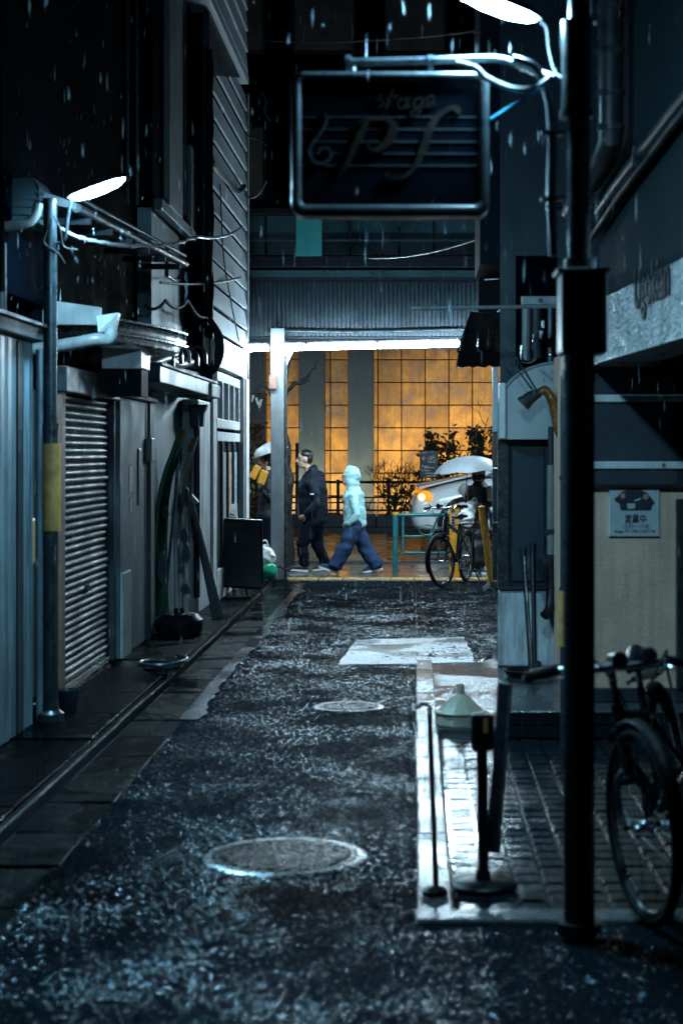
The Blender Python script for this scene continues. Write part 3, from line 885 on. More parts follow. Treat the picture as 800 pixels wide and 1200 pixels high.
t = thing('hood_box', 'white faced square hood box hanging under the curved awning', 'hood', P(142, 420, 12.2))
bm = BM(); q0, q1 = P(119, 432, 12.2), P(166, 400, 12.2); box(bm, q0.x, q1.x, 12.2, 12.6, q0.z, q1.z); obj('case', bm, M['white'], t, bev=.01)
bm = BM(); prism(bm, [P(119, 433, 12.21), P(166, 433, 12.21), P(166, 464, 12.5), P(95, 464, 12.5)], (0, .3, 0)); obj('skirt', bm, M['darkwall'], t)
bm = BM(); box(bm, q0.x - .01, q1.x + .01, 12.19, 12.62, q1.z + .002, q1.z + .014); obj('rim', bm, M['steel'], t, bev=.004)

# flat canopy further on with ducts on top
t = thing('flat_canopy', 'dark flat canopy carrying pipes in the middle of the left wall', 'canopy', (-2.1, 14, 2.2))
bm = BM(); box(bm, -2.5, -1.93, 12.95, 16.6, 2.13, 2.26); obj('slab', bm, M['darkwall'], t, bev=.01)
bm = BM(); box(bm, -2.5, -1.915, 12.95, 16.62, 2.262, 2.285); obj('edge_flashing', bm, M['concdark'], t, bev=.004)
bm = BM(); box(bm, -2.2, -1.90, 16.0, 16.66, 2.12, 2.25); obj('end_block', bm, M['plaster'], t, bev=.012)
for (px0, py, px1, py1, r, m_) in ((168, 418, 212, 413, .035, 'polegrey'), (172, 428, 222, 424, .045, 'pipe'), (180, 408, 205, 406, .030, 'pole')):
    bm = BM(); a, b = P(px0, py, 13.4), P(px1, py1, 15.4)
    mid = (a + b) / 2; mid.z += .03
    tube(bm, spline([a, a.lerp(mid, .6) + Vector((.03, 0, .03)), mid, mid.lerp(b, .5) - Vector((.02, 0, .03)), b], 5), r, 10); obj('duct', bm, M[m_], t, True)
for i in range(6):
    bm = BM(); px = 172 + i * 10; q = P(px, 420 + R.uniform(-4, 6), 13.8 + i * .25)
    tube(bm, spline([q, q + Vector((.05, .06, .09)), q + Vector((.12, .1, .05)), q + Vector((.13, .12, -.06))], 5), R.uniform(.014, .026), 8); obj('pipe_bend', bm, M[R.choice(['polegrey', 'pole', 'pipe'])], t, True)
for i in range(3):
    bm = BM(); q = P(176 + 15 * i, 435, 14 + .5 * i); box(bm, q.x - .06, q.x + .05, q.y, q.y + .2, 2.287, 2.40 + .03 * (i % 2)); obj('junction_box', bm, M['concdark'], t, bev=.01)

# plaster house behind it
tb = thing('plaster_house', 'pale plastered house with tall pilasters on its dark upper wall', 'house', (-3, 16.4, 0))
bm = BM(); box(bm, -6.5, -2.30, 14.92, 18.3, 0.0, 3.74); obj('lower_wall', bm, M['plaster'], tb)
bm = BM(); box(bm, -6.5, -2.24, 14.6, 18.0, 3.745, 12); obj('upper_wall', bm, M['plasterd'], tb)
bm = BM(); box(bm, -2.238, -2.16, 14.6, 18.0, 3.68, 3.78); obj('string_course', bm, M['concdark'], tb, bev=.01)
for (px0, px1, pyt, pyb) in ((196, 212, -60, 250), (222, 236, 178, 272)):
    d0, d1 = 2.2 * F / (CX - px0), 2.2 * F / (CX - px1)
    bm = BM(); box(bm, -2.238, -2.18, d0, d1, 3.785, GZ(pyt, (d0 + d1) / 2)); obj('pilaster', bm, M['pilaster'], tb, bev=.02)
bm = BM(); d0, d1 = 2.2 * F / (CX - 213), 2.2 * F / (CX - 221); box(bm, -2.238, -2.22, d0, d1, 3.9, 8); obj('window_strip', bm, M['glassd'], tb)
bm = BM(); q = P(214, 300, 15.9); box(bm, -2.298, -2.27, 15.75, 16.25, 3.22, 3.50); obj('vent', bm, M['box'], tb, bev=.01)
bm = BM(); box(bm, -2.29, -2.12, 16.75, 18.0, .02, 2.12); obj('light_pier', bm, M['paleconc'], tb, bev=.015)
bm = BM(); box(bm, -2.118, -2.09, 17.74, 18.02, .02, 2.3); obj('white_strip', bm, M['white'], tb, bev=.006)
for px in (150, 161):
    o = BM(); cyl(o, P(px, -40, 13.4), P(px, 240, 13.4), .014, 8)
    tag(obj('downpipe', o, M['polegrey'], None, True), 'thin vertical pipe on the dark wall, ' + ('left' if px == 150 else 'right') + ' one of the pair above the lamp', 'pipe', 'thin pipes on the dark upper wall')
t = thing('rain_hopper', 'dark rain hopper with downpipe on the pale pier', 'hopper', P(231, 488, 16.7))
bm = BM(); prism(bm, [P(221, 474, 16.65), P(243, 474, 16.65), P(239, 484, 16.65), P(238, 500, 16.65), P(224, 500, 16.65), P(223, 484, 16.65)], (0, .12, 0)); obj('hopper', bm, M['darkwall'], t, bev=.008)
bm = BM(); cyl(bm, P(231, 500, 16.71), P(231, 700, 16.71), .03, 10); obj('downpipe', bm, M['darkwall'], t, True)

# siding house at the corner
tb = thing('siding_house', 'corner house clad in horizontal boards above a white framed window', 'house', (-3, 19, 0))
bm = BM(); box(bm, -6.5, -2.12, 17.1, 20.95, 2.52, 6.0); obj('upper_core', bm, M['plasterd'], tb)
bm = BM(); box(bm, -6.5, -2.16, 18.32, 20.95, 0, 2.515); obj('lower_core', bm, M['plasterd'], tb)
z = 2.86; i = 0; me = None
while z < 8.2:
    if me is None:
        bm = BM()
        vs = [(-2.085, .222), (-2.048, .0), (-2.075, .0), (-2.105, .222)]
        prism(bm, [(x, 17.12, zz) for x, zz in vs], (0, 3.80, 0)); me = finish_mesh('siding_board', bm)
    if z < 5.95:
        o = link('siding_board', me, M['siding'], tb); o.location = (0, R.uniform(-.01, .01), z + R.uniform(-.004, .004))
        o.matrix_parent_inverse = Matrix.Translation(-tb.location)
    z += .243; i += 1
bm = BM(); box(bm, -2.118, -2.035, 20.93, 21.0, 2.5, 6.0); obj('corner_board', bm, M['post'], tb, bev=.01)
bm = BM(); box(bm, -2.118, -2.035, 17.03, 17.11, 2.84, 6.0); obj('corner_board', bm, M['concdark'], tb, bev=.01)
# projecting upper storey
bm = BM(); box(bm, -6.5, -2.02, 14.2, 20.4, 6.03, 12); obj('projecting_storey', bm, M['plasterd'], tb)
bm = BM(); box(bm, -2.6, -1.985, 14.2, 20.42, 6.0, 6.10); obj('storey_edge_board', bm, M['siding'], tb, bev=.01)
for k in range(10):
    bm = BM(); z = 6.13 + k * .25; prism(bm, [(-2.015, 14.2, z + .245), (-1.99, 14.2, z), (-2.017, 14.2, z)], (0, 6.2, 0)); obj('siding_board', bm, M['siding'], tb)
bm = BM(); prism(bm, [(-2.045, 16.9, 5.33), (-2.045, 19.9, 5.97), (-2.045, 16.9, 5.97)], (.012, 0, 0)); obj('dark_soffit_patch', bm, M['box'], tb)  # added dark triangle standing in for the black soffit under the overhang
# white head board and window wall
bm = BM(); box(bm, -2.16, -2.06, 17.75, 20.95, 2.50, 2.83); obj('head_board', bm, M['white'], tb, bev=.008)
bm = BM(); box(bm, -2.15, -2.045, 20.40, 20.62, 0.02, 2.495); obj('post_inner', bm, M['post'], tb, bev=.008)
bm = BM(); box(bm, -2.15, -2.035, 20.66, 21.0, 0.02, 2.495); obj('corner_post', bm, M['white'], tb, bev=.008)
wn = tb
y0, y1 = 18.05, 20.36
wf = None
for (a, b) in ((1.86, 1.96), (2.36, 2.46), (1.72, 1.82), (.02, .35)):
    bm = BM(); box(bm, -2.14, -2.085, y0, y1, a, b)
    q = obj('window_frame' if wf is None else 'rail', bm, M['white'], tb if wf is None else wf, bev=.006)
    wf = wf or q
npn = 4
for k in range(npn + 1):
    y = y0 + (y1 - y0) * k / npn
    for (za, zb) in ((.352, 1.718), (1.962, 2.358)):
        bm = BM(); box(bm, -2.14, -2.09, y - .035, y + .035, za, zb); obj('mullion', bm, M['white'] if zb > 2 else M['box'], wf, bev=.004)
for k in range(npn):
    ya, yb = y0 + (y1 - y0) * k / npn + .037, y0 + (y1 - y0) * (k + 1) / npn - .037
    for (za, zb) in ((.352, 1.718), (1.962, 2.358)):
        bm = BM(); box(bm, -2.13, -2.12, ya, yb, za, zb); obj('pane', bm, M['glass'], wf)
    if k in (1, 2, 3):
        bm = BM(); box(bm, -2.119, -2.113, ya + .03, yb - .05, .9 - .1 * k, 1.60); obj('poster', bm, M['poster'] if k == 2 else M['posterb'] if k == 3 else M['offwhite'], wf)
bm = BM(); box(bm, -2.15, -2.10, y0, 20.95, 0.0, .019); obj('sill_strip', bm, M['concdark'], tb)
# cables
def cable(name, pts, r, label, m_='cable', seg=6):
    bm = BM(); tube(bm, pts, r, seg)
    return tag(obj(name, bm, M[m_], None, True), label, 'cable')
cable('lamp_cable', sag(P(72, 268, 10), P(122, 284, 10.6), .02, 8, .006) + sag(P(122, 284, 10.6), P(232, 277, 13.9), .05, 16, .008)[1:] + sag(P(232, 277, 13.9), P(284, 266, 18), .05, 8)[1:], .013, 'bright white twisted cable sagging away from the left lamp', 'cablew')
cable('wall_cable', sag(P(188, 331, 14.5), P(282, 325, 19.5), .04), .012, 'black cable crossing the board siding above the awning')
cable('wall_cable', sag(P(170, 358, 14.3), P(194, 352, 14.6), .05, 6) + sag(P(194, 352, 14.6), P(220, 352, 15.6), .07, 8)[1:] + sag(P(220, 352, 15.6), P(240, 372, 16.6), .05, 6)[1:], .014, 'black looping cable clipped to the pale plaster wall')
cable('overhead_wire', sag(P(432, 302, 19.5), P(655, 238, 12.5), .12), .012, 'dark wire rising to the right above the ribbed canopy')
cable('overhead_wire', sag(P(308, 48, 12), P(560, 36, 9), .03), .005, 'thin wire crossing the night sky above the hanging sign')
bt = thing('cable_bundle', 'thick bundle of cables hanging down the edge of the board siding', 'cables', P(243, 300, 16.8))
for k in range(6):
    px = 241 + k * 1.4
    pts = [P(px + R.uniform(-1.5, 1.5), y + R.uniform(-4, 4), 16.75 + R.uniform(-.05, .05)) for y in range(60, 400, 28)]
    bm = BM(); tube(bm, spline(pts, 3), R.uniform(.010, .02), 6); obj('cable', bm, M['cable'], bt, True)
for k in range(5):
    q = [P(244 + k, 375, 16.6), P(252 + k * 1.8, 390 + k, 16.5), P(254 + k * 1.5, 410 + 2 * k, 16.5), P(247, 430 + 2 * k, 16.5), P(232 - 3 * k, 434 - k, 16.3), P(212, 428 + k, 16.0)]
    bm = BM(); tube(bm, spline(q, 5), .017, 8); obj('cable_loop', bm, M['polegrey' if k % 2 else 'cable'], bt, True)
cable('hanging_cable', spline([P(258, 215, 18), P(262, 300, 18.2), P(272, 360, 18.8), P(280, 400, 19.4)], 6), .008, 'thin pale cable hanging down over the board siding', 'polegrey')
cable('cable_swag', spline([P(244, 178, 17), P(252, 196, 17.2), P(266, 212, 18.5), P(278, 224, 19.6), P(286, 218, 20)], 6), .03, 'thick dark cable swag low across the upper siding boards')
t = thing('antenna_wire', 'loose wire loops sticking out from the corner of the siding house', 'wires', P(295, 160, 20.6))
for pts in ([(283, 150), (292, 160), (305, 164), (312, 170)], [(305, 105), (312, 118), (310, 130), (316, 142)], [(284, 226), (294, 232), (304, 226), (312, 212)]):
    bm = BM(); tube(bm, spline([P(a, b, 20.8) for a, b in pts], 5), .012, 6); obj('wire', bm, M['polegrey'], t, True)

t = thing('junction_box', 'small grey junction box with two conduits on the stained pier', 'junction box', (-2.24, 14.3, 1.6))
bm = BM(); box(bm, -2.244, -2.19, 14.22, 14.40, 1.52, 1.72); obj('case', bm, M['pipe'], t, bev=.01)
for y in (14.26, 14.35):
    bm = BM(); cyl(bm, (-2.228, y, .03), (-2.228, y, 1.52), .012, 8); obj('conduit', bm, M['concdark'], t, True)
bm = BM(); cyl(bm, (-2.228, 14.31, 1.72), (-2.228, 14.31, 2.02), .014, 8); obj('conduit', bm, M['concdark'], t, True)
t = thing('sticker', 'torn pale paper stuck on the stained pier beside the shutter', 'sticker', (-2.24, 13.45, 1.3))
for (y, z, w, h) in ((13.40, 1.28, .16, .22), (13.44, 1.12, .10, .13)):
    bm = BM(); prism(bm, [(-2.243, y, z), (-2.243, y + w, z + .01), (-2.243, y + w * .96, z + h), (-2.243, y + w * .4, z + h * .93), (-2.243, y + .01, z + h)], (.003, 0, 0)); obj('paper', bm, M['offwhite'], t)
# nobori style cloth strips on poles
def banner(name, pts, w, m1, label, marks, d=15.4):
    t = thing(name, label, 'banner', P(pts[-1][0], pts[-1][1], d), 'cloth banners against the left wall')
    s = spline([Vector((a, b, 0)) for a, b in pts], 6)
    bm = BM(); n = len(s)
    rows = []
    for i, v in enumerate(s):
        u = i / (n - 1)
        ww = w * (.45 + .75 * u)
        rows.append([bm.verts.new(P(v.x + ww * k / 6, v.y + 2 * math.sin(k * .8 + i * .4), d + .05 * math.sin(k * 1.1 + i * .25))) for k in range(7)])
    for A, B in zip(rows, rows[1:]):
        for k in range(6): bm.faces.new((A[k], A[k + 1], B[k + 1], B[k]))
    bmesh.ops.solidify(bm, geom=bm.faces[:], thickness=.006)
    obj('cloth', bm, m1, t, True)
    bm = BM(); tube(bm, [P(v.x - .5, v.y, d - .03) for v in s], .020, 8); obj('hem', bm, M['gcloth'] if m1 is M['gcloth'] else M['offwhite'], t, True)
    bm = BM(); tube(bm, [P(a + w * .15, b, d - .045) for a, b in ((v.x, v.y) for v in s[:5])], .024, 8); obj('top_patch', bm, M['rust'], t, True)
    for (cx_, cy_, rx, ry) in marks:
        bm = BM()
        ring = [P(cx_ + rx * math.cos(a) * (1 + .15 * math.sin(3 * a)), cy_ + ry * math.sin(a), d - .085) for a in (2 * PI * k / 14 for k in range(14))]
        prism(bm, ring, (0, .012, 0)); obj('printed_mark', bm, M['ink'], t)
    e = P(pts[-1][0] + w * .4, 742, d)
    bm = BM(); cyl(bm, P(pts[0][0], pts[0][1], d + .07), (e.x, d + .07, .02), .013, 8); obj('pole', bm, M['pole'], t, True)
banner('banner', [(213, 503), (203, 530), (193, 558), (186, 592), (182, 640), (181, 700), (183, 730)], 15, M['gcloth'], 'green topped cloth banner curving beside the stained pier', [(190, 665, 5, 20), (194, 600, 4, 9)], 15.2)
banner('banner', [(226, 513), (216, 540), (209, 575), (206, 620), (207, 670), (209, 725)], 16, M['cloth'], 'white cloth banner with black marks curving beside the pale pier', [(216, 628, 4.5, 9), (218, 648, 5, 11), (213, 657, 2.5, 6), (219, 583, 3, 12), (217, 690, 5.5, 6), (212, 668, 4, 4), (211, 592, 3, 14)], 15.6)
t = thing('weight_block', 'black water filled weight holding the banner poles', 'weight', P(210, 745, 14.9))
bm = BM(); c = P(210, 745, 14.9); lathe(bm, [(.19, 0), (.21, .04), (.21, .12), (.16, .17), (.05, .18), (.04, .22)], (c.x, c.y, .022), 20); obj('body', bm, M['black'], t, True)
bm = BM(); cyl(bm, (c.x + .1, c.y - .1, .17), (c.x + .1, c.y - .1, .21), .025, 10); obj('filler_cap', bm, M['offwhite'], t, True)
t = thing('leaning_board', 'dark narrow plank leaning against the pale pier', 'plank', P(258, 725, 16.2))
bm = BM(); bar(bm, P(223, 588, 16.55), P(259, 726, 16.3), .07, .035); obj('plank', bm, M['wood'], t, bev=.006)
bm = BM(); bar(bm, P(222, 580, 16.5), P(231, 590, 16.5), .10, .05); obj('bracket', bm, M['offwhite'], t, bev=.006)
bm = BM(); bar(bm, P(231, 620, 16.45), P(252, 726, 16.2), .04, .03); obj('brace', bm, M['wood'], t, bev=.004)
t = thing('hose_reel', 'dark coiled hose lying on the pavement near the kerb', 'hose', P(192, 790, 12.4))
bm = BM(); c = P(190, 793, 12.2)
tube(bm, [(c.x + math.cos(a) * (.10 + .006 * a), c.y + math.sin(a) * (.17 + .006 * a), .04 + .006 * a) for a in (k * .35 for k in range(40))], .016, 8); obj('coil', bm, M['polegrey'], t, True)
bm = BM(); lathe(bm, [(.05, 0), (.05, .06), (.03, .07)], (c.x, c.y, .022), 12); obj('hub', bm, M['pole'], t, True)
t = thing('bucket', 'small round pot by the shutter corner near the lamp', 'pot', P(79, 842, 10.6))
bm = BM(); c = P(80, 838, 10.5); lathe(bm, [(.05, 0), (.075, .12), (.07, .12), (.046, .012), (.001, .012)], (c.x, c.y, .022), 16); obj('bowl', bm, M['polegrey'], t, True)
bm = BM(); lathe(bm, [(.068, .09), (.001, .094)], (c.x, c.y, .022), 16); obj('soil', bm, M['soil'], t, True)

# black A-board
t = thing('a_board', 'black folding board with splayed legs on the pavement', 'sign board', P(282, 695, 18.8))
fr = [(262, 609), (307, 612), (309, 705), (255, 693)]
dA = 18.9
tl_, tr_, br_, bl_ = P(263, 609, dA), P(306, 611, dA + .02), P(307.5, 690, dA - .25), P(255, 686, dA - .25)
bm = BM(); prism(bm, [tl_, tr_, br_, bl_], (0, .022, 0)); obj('front_panel', bm, M['board'], t, bev=.004)
bm = BM(); prism(bm, [tl_ + Vector((0, .03, 0)), tr_ + Vector((0, .03, 0)), P(306, 682, dA + .35), P(262, 680, dA + .35)], (0, .02, 0)); obj('rear_panel', bm, M['board'], t, bev=.004)
for (a, b) in ((P(255, 686, dA - .25), P(255, 703, dA - .3)), (P(306, 690, dA - .25), P(308, 706, dA - .3)), (P(289, 690, dA - .24), P(290.5, 709, dA - .3)), (P(267, 684, dA + .3), P(267, 699, dA + .35))):
    b = Vector((b.x, b.y, .02))
    bm = BM(); bar(bm, a, b, .03, .03, (0, 1, 0)); obj('leg', bm, M['board'], t, bev=.004)
bm = BM(); cyl(bm, tl_ + Vector((-.01, .02, .005)), tr_ + Vector((.01, .02, .005)), .014, 8); obj('hinge_rail', bm, M['pole'], t, True)
bm = BM()
for (a, b) in ((tl_, tr_), (bl_, br_), (tl_, bl_), (tr_, br_)): bar(bm, a + Vector((0, -.006, 0)), b + Vector((0, -.006, 0)), .03, .018, (0, 1, 0))
obj('front_frame', bm, M['black'], t, bev=.003)
# curved white notice behind
t = thing('curved_notice', 'white curved notice sheet standing behind the black board', 'notice', P(268, 640, 19.4))
bm = BM(); rows = []
dN = 19.5
for k in range(9):
    u = k / 8
    rows.append([bm.verts.new(P(258 + 20 * v + 6 * u * u, 592 + 44 * u - 2 * v, dN + .1 - .50 * u + .1 * v)) for v in (0, .25, .5, .75, 1)])
for A, B in zip(rows, rows[1:]):
    for k in range(4): bm.faces.new((A[k], A[k + 1], B[k + 1], B[k]))
bmesh.ops.solidify(bm, geom=bm.faces[:], thickness=.012)
obj('sheet', bm, M['white'], t, True)
for (a, b, c_, d_) in ((264, 600, 267, 601), (269, 602, 274, 604), (266, 605, 277, 607), (268, 608, 273, 609)):
    bm = BM(); bar(bm, P(a, b, dN - .13), P(c_, d_, dN - .10), .03, .012); obj('printed_line', bm, M['ink'], t)
bm = BM(); box(bm, GX(260, dN), GX(276, dN), dN - .02, dN + .15, .02, GZ(634, dN)); obj('stand', bm, M['post'], t, bev=.01)

# ================================================================== RIGHT BUILDINGS
# bar building in the foreground: stucco front wall, roughcast band, upper wall
tb = thing('bar_building', 'roughcast fronted bar building on the near right with beige stucco porch', 'building', (2.2, 8.5, 0))
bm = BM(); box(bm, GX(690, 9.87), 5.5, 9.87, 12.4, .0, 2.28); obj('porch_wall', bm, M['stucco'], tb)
bm = BM(); box(bm, GX(695, 9.86), 5.5, 9.84, 9.868, .158, .24); obj('plinth', bm, M['concdark'], tb, bev=.006)
bm = BM(); box(bm, GX(791, 9.86), 5.5, 9.80, 9.868, .245, 1.33); obj('dark_door', bm, M['box'], tb, bev=.006)
p0, p1 = Vector((1.005, 9.7, 0)), Vector((1.46, 3.0, 0))
dv = (p1 - p0)
nv = Vector((-dv.y, dv.x, 0)).normalized() * -1
def fpt(u, z, off=0.0): return p0 + dv * u + Vector((0, 0, z)) + nv * -off
# roughcast band
bm = BM(); prism(bm, [p0 + Vector((.015, 0, 2.10)), p1 + Vector((.015, 0, 2.10)), p1 + Vector((.015, 0, 2.44)), p0 + Vector((.015, 0, 2.44))], (.285, .02, 0)); obj('band', bm, M['rough'], tb)
nu, nz = 330, 26
vv = []; ff = []
for i in range(nu + 1):
    for k in range(nz + 1):
        u = (i / nu) ** 1.0 * .70
        q = p0 + dv * u + Vector((R.uniform(-.0, .010) * (1 if 0 < k < nz else 0), R.uniform(-.004, .004), 2.098 + .344 * k / nz + R.uniform(-.003, .003)))
        vv.append(q)
for i in range(nu):
    for k in range(nz):
        a = i * (nz + 1) + k
        ff.append((a, a + nz + 1, a + nz + 2, a + 1))
me = bpy.data.meshes.new('roughcast'); me.from_pydata(vv, [], ff); me.update()
link('roughcast', me, M['rough'], tb)
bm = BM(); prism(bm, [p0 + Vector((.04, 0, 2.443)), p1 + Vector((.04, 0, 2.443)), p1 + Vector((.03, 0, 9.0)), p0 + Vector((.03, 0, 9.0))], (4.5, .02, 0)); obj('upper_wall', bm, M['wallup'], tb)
bm = BM(); prism(bm, [p0 + Vector((.30, .02, 2.12)), p1 + Vector((.30, .02, 2.12)), Vector((5.5, 3.0, 2.12)), Vector((5.5, 9.86, 2.12)), Vector((1.3, 9.86, 2.12))], (0, 0, .32)); obj('soffit', bm, M['plasterd'], tb)
# raised letters on the band
bm = text_bm('Ugokian', .22, .004, bold=.003)
xs = [v.co.x for v in bm.verts]; w = max(xs) - min(xs)
u0 = P(742, 360, 8.55)
dirv = dv.normalized()
Mx = Matrix((dirv, Vector((0, 0, 1)), Vector((-1, 0, 0)))).transposed().to_4x4()
tc = p0 + dirv * ((9.7 - 8.05))
Mx.translation = Vector((tc.x - .004, tc.y, 2.31))
xform(bm, Mx @ Matrix.Diagonal((1.12, 1.3, 1, 1)))
obj('raised_lettering', bm, M['beam'], tb)
# porch window of three panes between pale rails
dw = 9.80
bm = BM(); box(bm, GX(694, dw), GX(812, dw), dw + .0, dw + .06, GZ(572, dw), GZ(428, dw)); wf = obj('window', bm, M['box'], tb, bev=.01)
for (a, b) in ((441, 461), (475, 540), (551, 568)):
    bm = BM(); prism(bm, rrect(697, 793, a, b, 5, dw - .012), (0, .010, 0)); obj('pane', bm, M['glassd'], wf)
for y in (467, 545):
    bm = BM(); box(bm, GX(692, dw), GX(830, dw), dw - .035, dw - .014, GZ(y + 4.2, dw), GZ(y - 4.2, dw)); obj('rail', bm, M['white'], wf, bev=.004)
    for px in (777,):
        bm = BM(); cyl(bm, P(px, y, dw - .046), P(px, y, dw - .030), .012, 10); obj('bolt', bm, M['rust'], wf, True)
# diagonal conduit on the upper wall
t = thing('wall_conduit', 'dark conduit slanting across the upper right wall', 'pipe', P(750, 200, 8.4))
def wallpt(px, py):
    # intersection of the pixel ray with the upper wall plane
    k = (px - CX) / F
    # x = p0.x+.03 + s*(y-p0.y), y=d
    s = dv.x / dv.y
    d = (p0.x + .03 - s * p0.y) / (k - s)
    return P(px, py, d) - Vector((.04, 0, 0))
bm = BM(); tube(bm, [wallpt(693, 275), wallpt(735, 215), wallpt(800, 132), wallpt(840, 85)], .040, 10); obj('tube', bm, M['black'], t, True)
bm = BM(); tube(bm, [wallpt(693, 290), wallpt(735, 229), wallpt(800, 145), wallpt(840, 97)], .020, 8); obj('cable', bm, M['cable'], t, True)
for px, py in ((710, 250), (762, 182)):
    q = wallpt(px, py); bm = BM(); obox(bm, frame_mat(q, (0, 1, .8), (1, 0, 0)), .04, .11, .10); obj('saddle', bm, M['pole'], t, bev=.006)
t = thing('duct', 'broad dark duct dropping down the upper right wall and bending', 'duct', P(722, 100, 8.6))
q = [wallpt(735, -60), wallpt(735, 60), wallpt(735, 165), wallpt(728, 185), wallpt(700, 228), wallpt(688, 248)]
q = [v - Vector((.05, 0, 0)) for v in q]
bm = BM(); tube(bm, q, .065, 12); obj('tube', bm, M['box'], t, True)
for y in (10, 60, 110, 150):
    c = wallpt(735, y) - Vector((.05, 0, 0)); bm = BM(); cyl(bm, c - Vector((0, 0, .015)), c + Vector((0, 0, .015)), .074, 14); obj('joint_ring', bm, M['pole'], t, True)
t = thing('insulator_cable', 'knotted cable with pale insulators high on the right wall', 'cable', P(718, 60, 8.5))
pts = [wallpt(a, b) - Vector((.03, 0, 0)) for a, b in ((752, -20), (738, 18), (722, 28), (718, 60), (719, 110), (720, 150), (716, 175), (706, 195), (696, 215))]
bm = BM(); tube(bm, spline(pts, 5), .014, 8); obj('cable', bm, M['cable'], t, True)
for (a, b) in ((717, 27), (723, 22), (730, 18), (737, 11)):
    bm = BM(); ball(bm, wallpt(a, b) - Vector((.05, 0, 0)), .016 if a < 720 else .010); obj('insulator', bm, M['offwhite'], t, True)
for k in range(9):
    c = wallpt(718, 45 + k * 13) - Vector((.03, 0, 0)); bm = BM(); cyl(bm, c - Vector((0, 0, .008)), c + Vector((0, 0, .008)), .022, 10); obj('cable_clip', bm, M['pole'], t, True)

# notice on the stucco
dn = 9.84
t = thing('notice', 'white notice reading open in Japanese on the beige stucco', 'notice', P(742, 600, dn))
bm = BM(); q0, q1 = P(713.5, 628.5, dn), P(772, 572.5, dn); box(bm, q0.x, q1.x, dn, dn + .02, q0.z, q1.z); obj('sheet', bm, M['paper'], t, bev=.002)
pic = []
for (x, y) in ((719, 584), (721, 588), (725, 590), (727, 598), (762, 598), (764, 592), (767, 590), (763, 584), (757, 577), (748, 573.5), (737, 573.5), (728, 576), (723, 582)):
    pic.append(P(x, y, dn - .005))
bm = BM(); prism(bm, pic, (0, .003, 0)); obj('printed_picture', bm, M['ink'], t)
for (x, y, rx, ry) in ((729, 581, 3, 3.6), (756, 582, 3.2, 3.6)):
    bm = BM(); prism(bm, [P(x + rx * math.cos(a), y + ry * math.sin(a), dn - .008) for a in (2 * PI * k / 12 for k in range(12))], (0, .0025, 0)); obj('printed_patch', bm, M['flesh'], t)
bm = BM(); prism(bm, [P(734, 590, dn - .008), P(744, 590, dn - .008), P(743, 596, dn - .008), P(735, 596.5, dn - .008)], (0, .0025, 0)); obj('printed_patch', bm, M['paper'], t)
bm = BM(); prism(bm, [P(742, 586.5, dn - .008), P(751, 583, dn - .008), P(749, 586, dn - .008), P(744, 587.5, dn - .008)], (0, .0025, 0)); obj('printed_patch', bm, M['paper'], t)
def wall_text(s, px, py, d, hpx, wpx, parent, m_, bold=0.0):
    bm = text_bm(s, 1.0, .02, bold=bold)
    xs = [v.co.x for v in bm.verts]; ys = [v.co.y for v in bm.verts]
    if not xs: bm.free(); return
    cx_, cy_ = (min(xs) + max(xs)) / 2, (min(ys) + max(ys)) / 2
    sx, sy = wpx * d / F / (max(xs) - min(xs)), hpx * d / F / (max(ys) - min(ys))
    c = P(px, py, d)
    for v in bm.verts:
        v.co = Vector((c.x + (v.co.x - cx_) * sx, d - .002 - v.co.z * .05, c.z + (v.co.y - cy_) * sy))
    return obj('printed_line', bm, m_, parent)
wall_text('営業中', 744, 608, dn - .001, 11, 25, t, M['ink'], .02)
wall_text('12:00〜17:00', 744.5, 617, dn - .001, 5, 31, t, M['ink'])
wall_text('Stage PF CIRCASETTE', 743, 623, dn - .001, 4, 47, t, M['ink'], .01)
for px in (718, 768):
    bm = BM(); cyl(bm, P(px, 574.5, dn - .006), P(px, 574.5, dn), .004, 8); obj('pin', bm, M['box'], t)

# corner shop further back on the right
tb = thing('corner_shop', 'dark panelled shop corner on a pale plinth beyond the patio', 'shop', (1.0, 14, 0))
dc = 12.75
bm = BM(); prism(bm, [(GX(583, dc), dc, 0), (1.5, dc, 0), (1.5, 20.9, 0), (1.06, 20.9, 0)], (0, 0, GZ(692, dc))); obj('plinth', bm, M['paleconc'], tb, bev=.015)
bm = BM(); prism(bm, [(GX(586, dc), dc + .06, GZ(691.5, dc)), (1.5, dc + .06, GZ(691.5, dc)), (1.5, 20.9, GZ(691.5, dc)), (1.07, 20.9, GZ(691.5, dc))], (0, 0, 9 - GZ(691.5, dc))); obj('wall', bm, M['darkwall'], tb)
bm = BM(); box(bm, GX(583, dc), GX(596, dc), dc - .0, dc + .10, GZ(689, dc), GZ(515, dc)); obj('pilaster', bm, M['pole'], tb, bev=.008)
bm = BM(); box(bm, GX(598, dc), GX(638, dc), dc + .035, dc + .07, GZ(682, dc), GZ(522, dc)); obj('recessed_panel', bm, M['darkwall'], tb, bev=.006)
bm = BM(); box(bm, GX(583, dc), GX(660, dc), dc - .03, dc + .055, GZ(691, dc) , GZ(687, dc)); obj('plinth_ledge', bm, M['concdark'], tb, bev=.005)
for (y0_, y1_, m_) in ((430, 506, 'white'), (507, 548, 'red'), (549, 612, 'polegrey'), (613, 680, 'pole')):
    bm = BM(); box(bm, GX(577, 13.4), GX(583, 13.4), 13.4, 13.5, GZ(y1_, 13.4), GZ(y0_, 13.4)); obj('edge_trim', bm, M[m_], tb, bev=.004)
# upper projecting wall
bm = BM(); box(bm, GX(562, 13.2), 3.0, 13.2, 14.3, 3.05, 9.5); obj('upper_storey', bm, M['navywall'], tb)
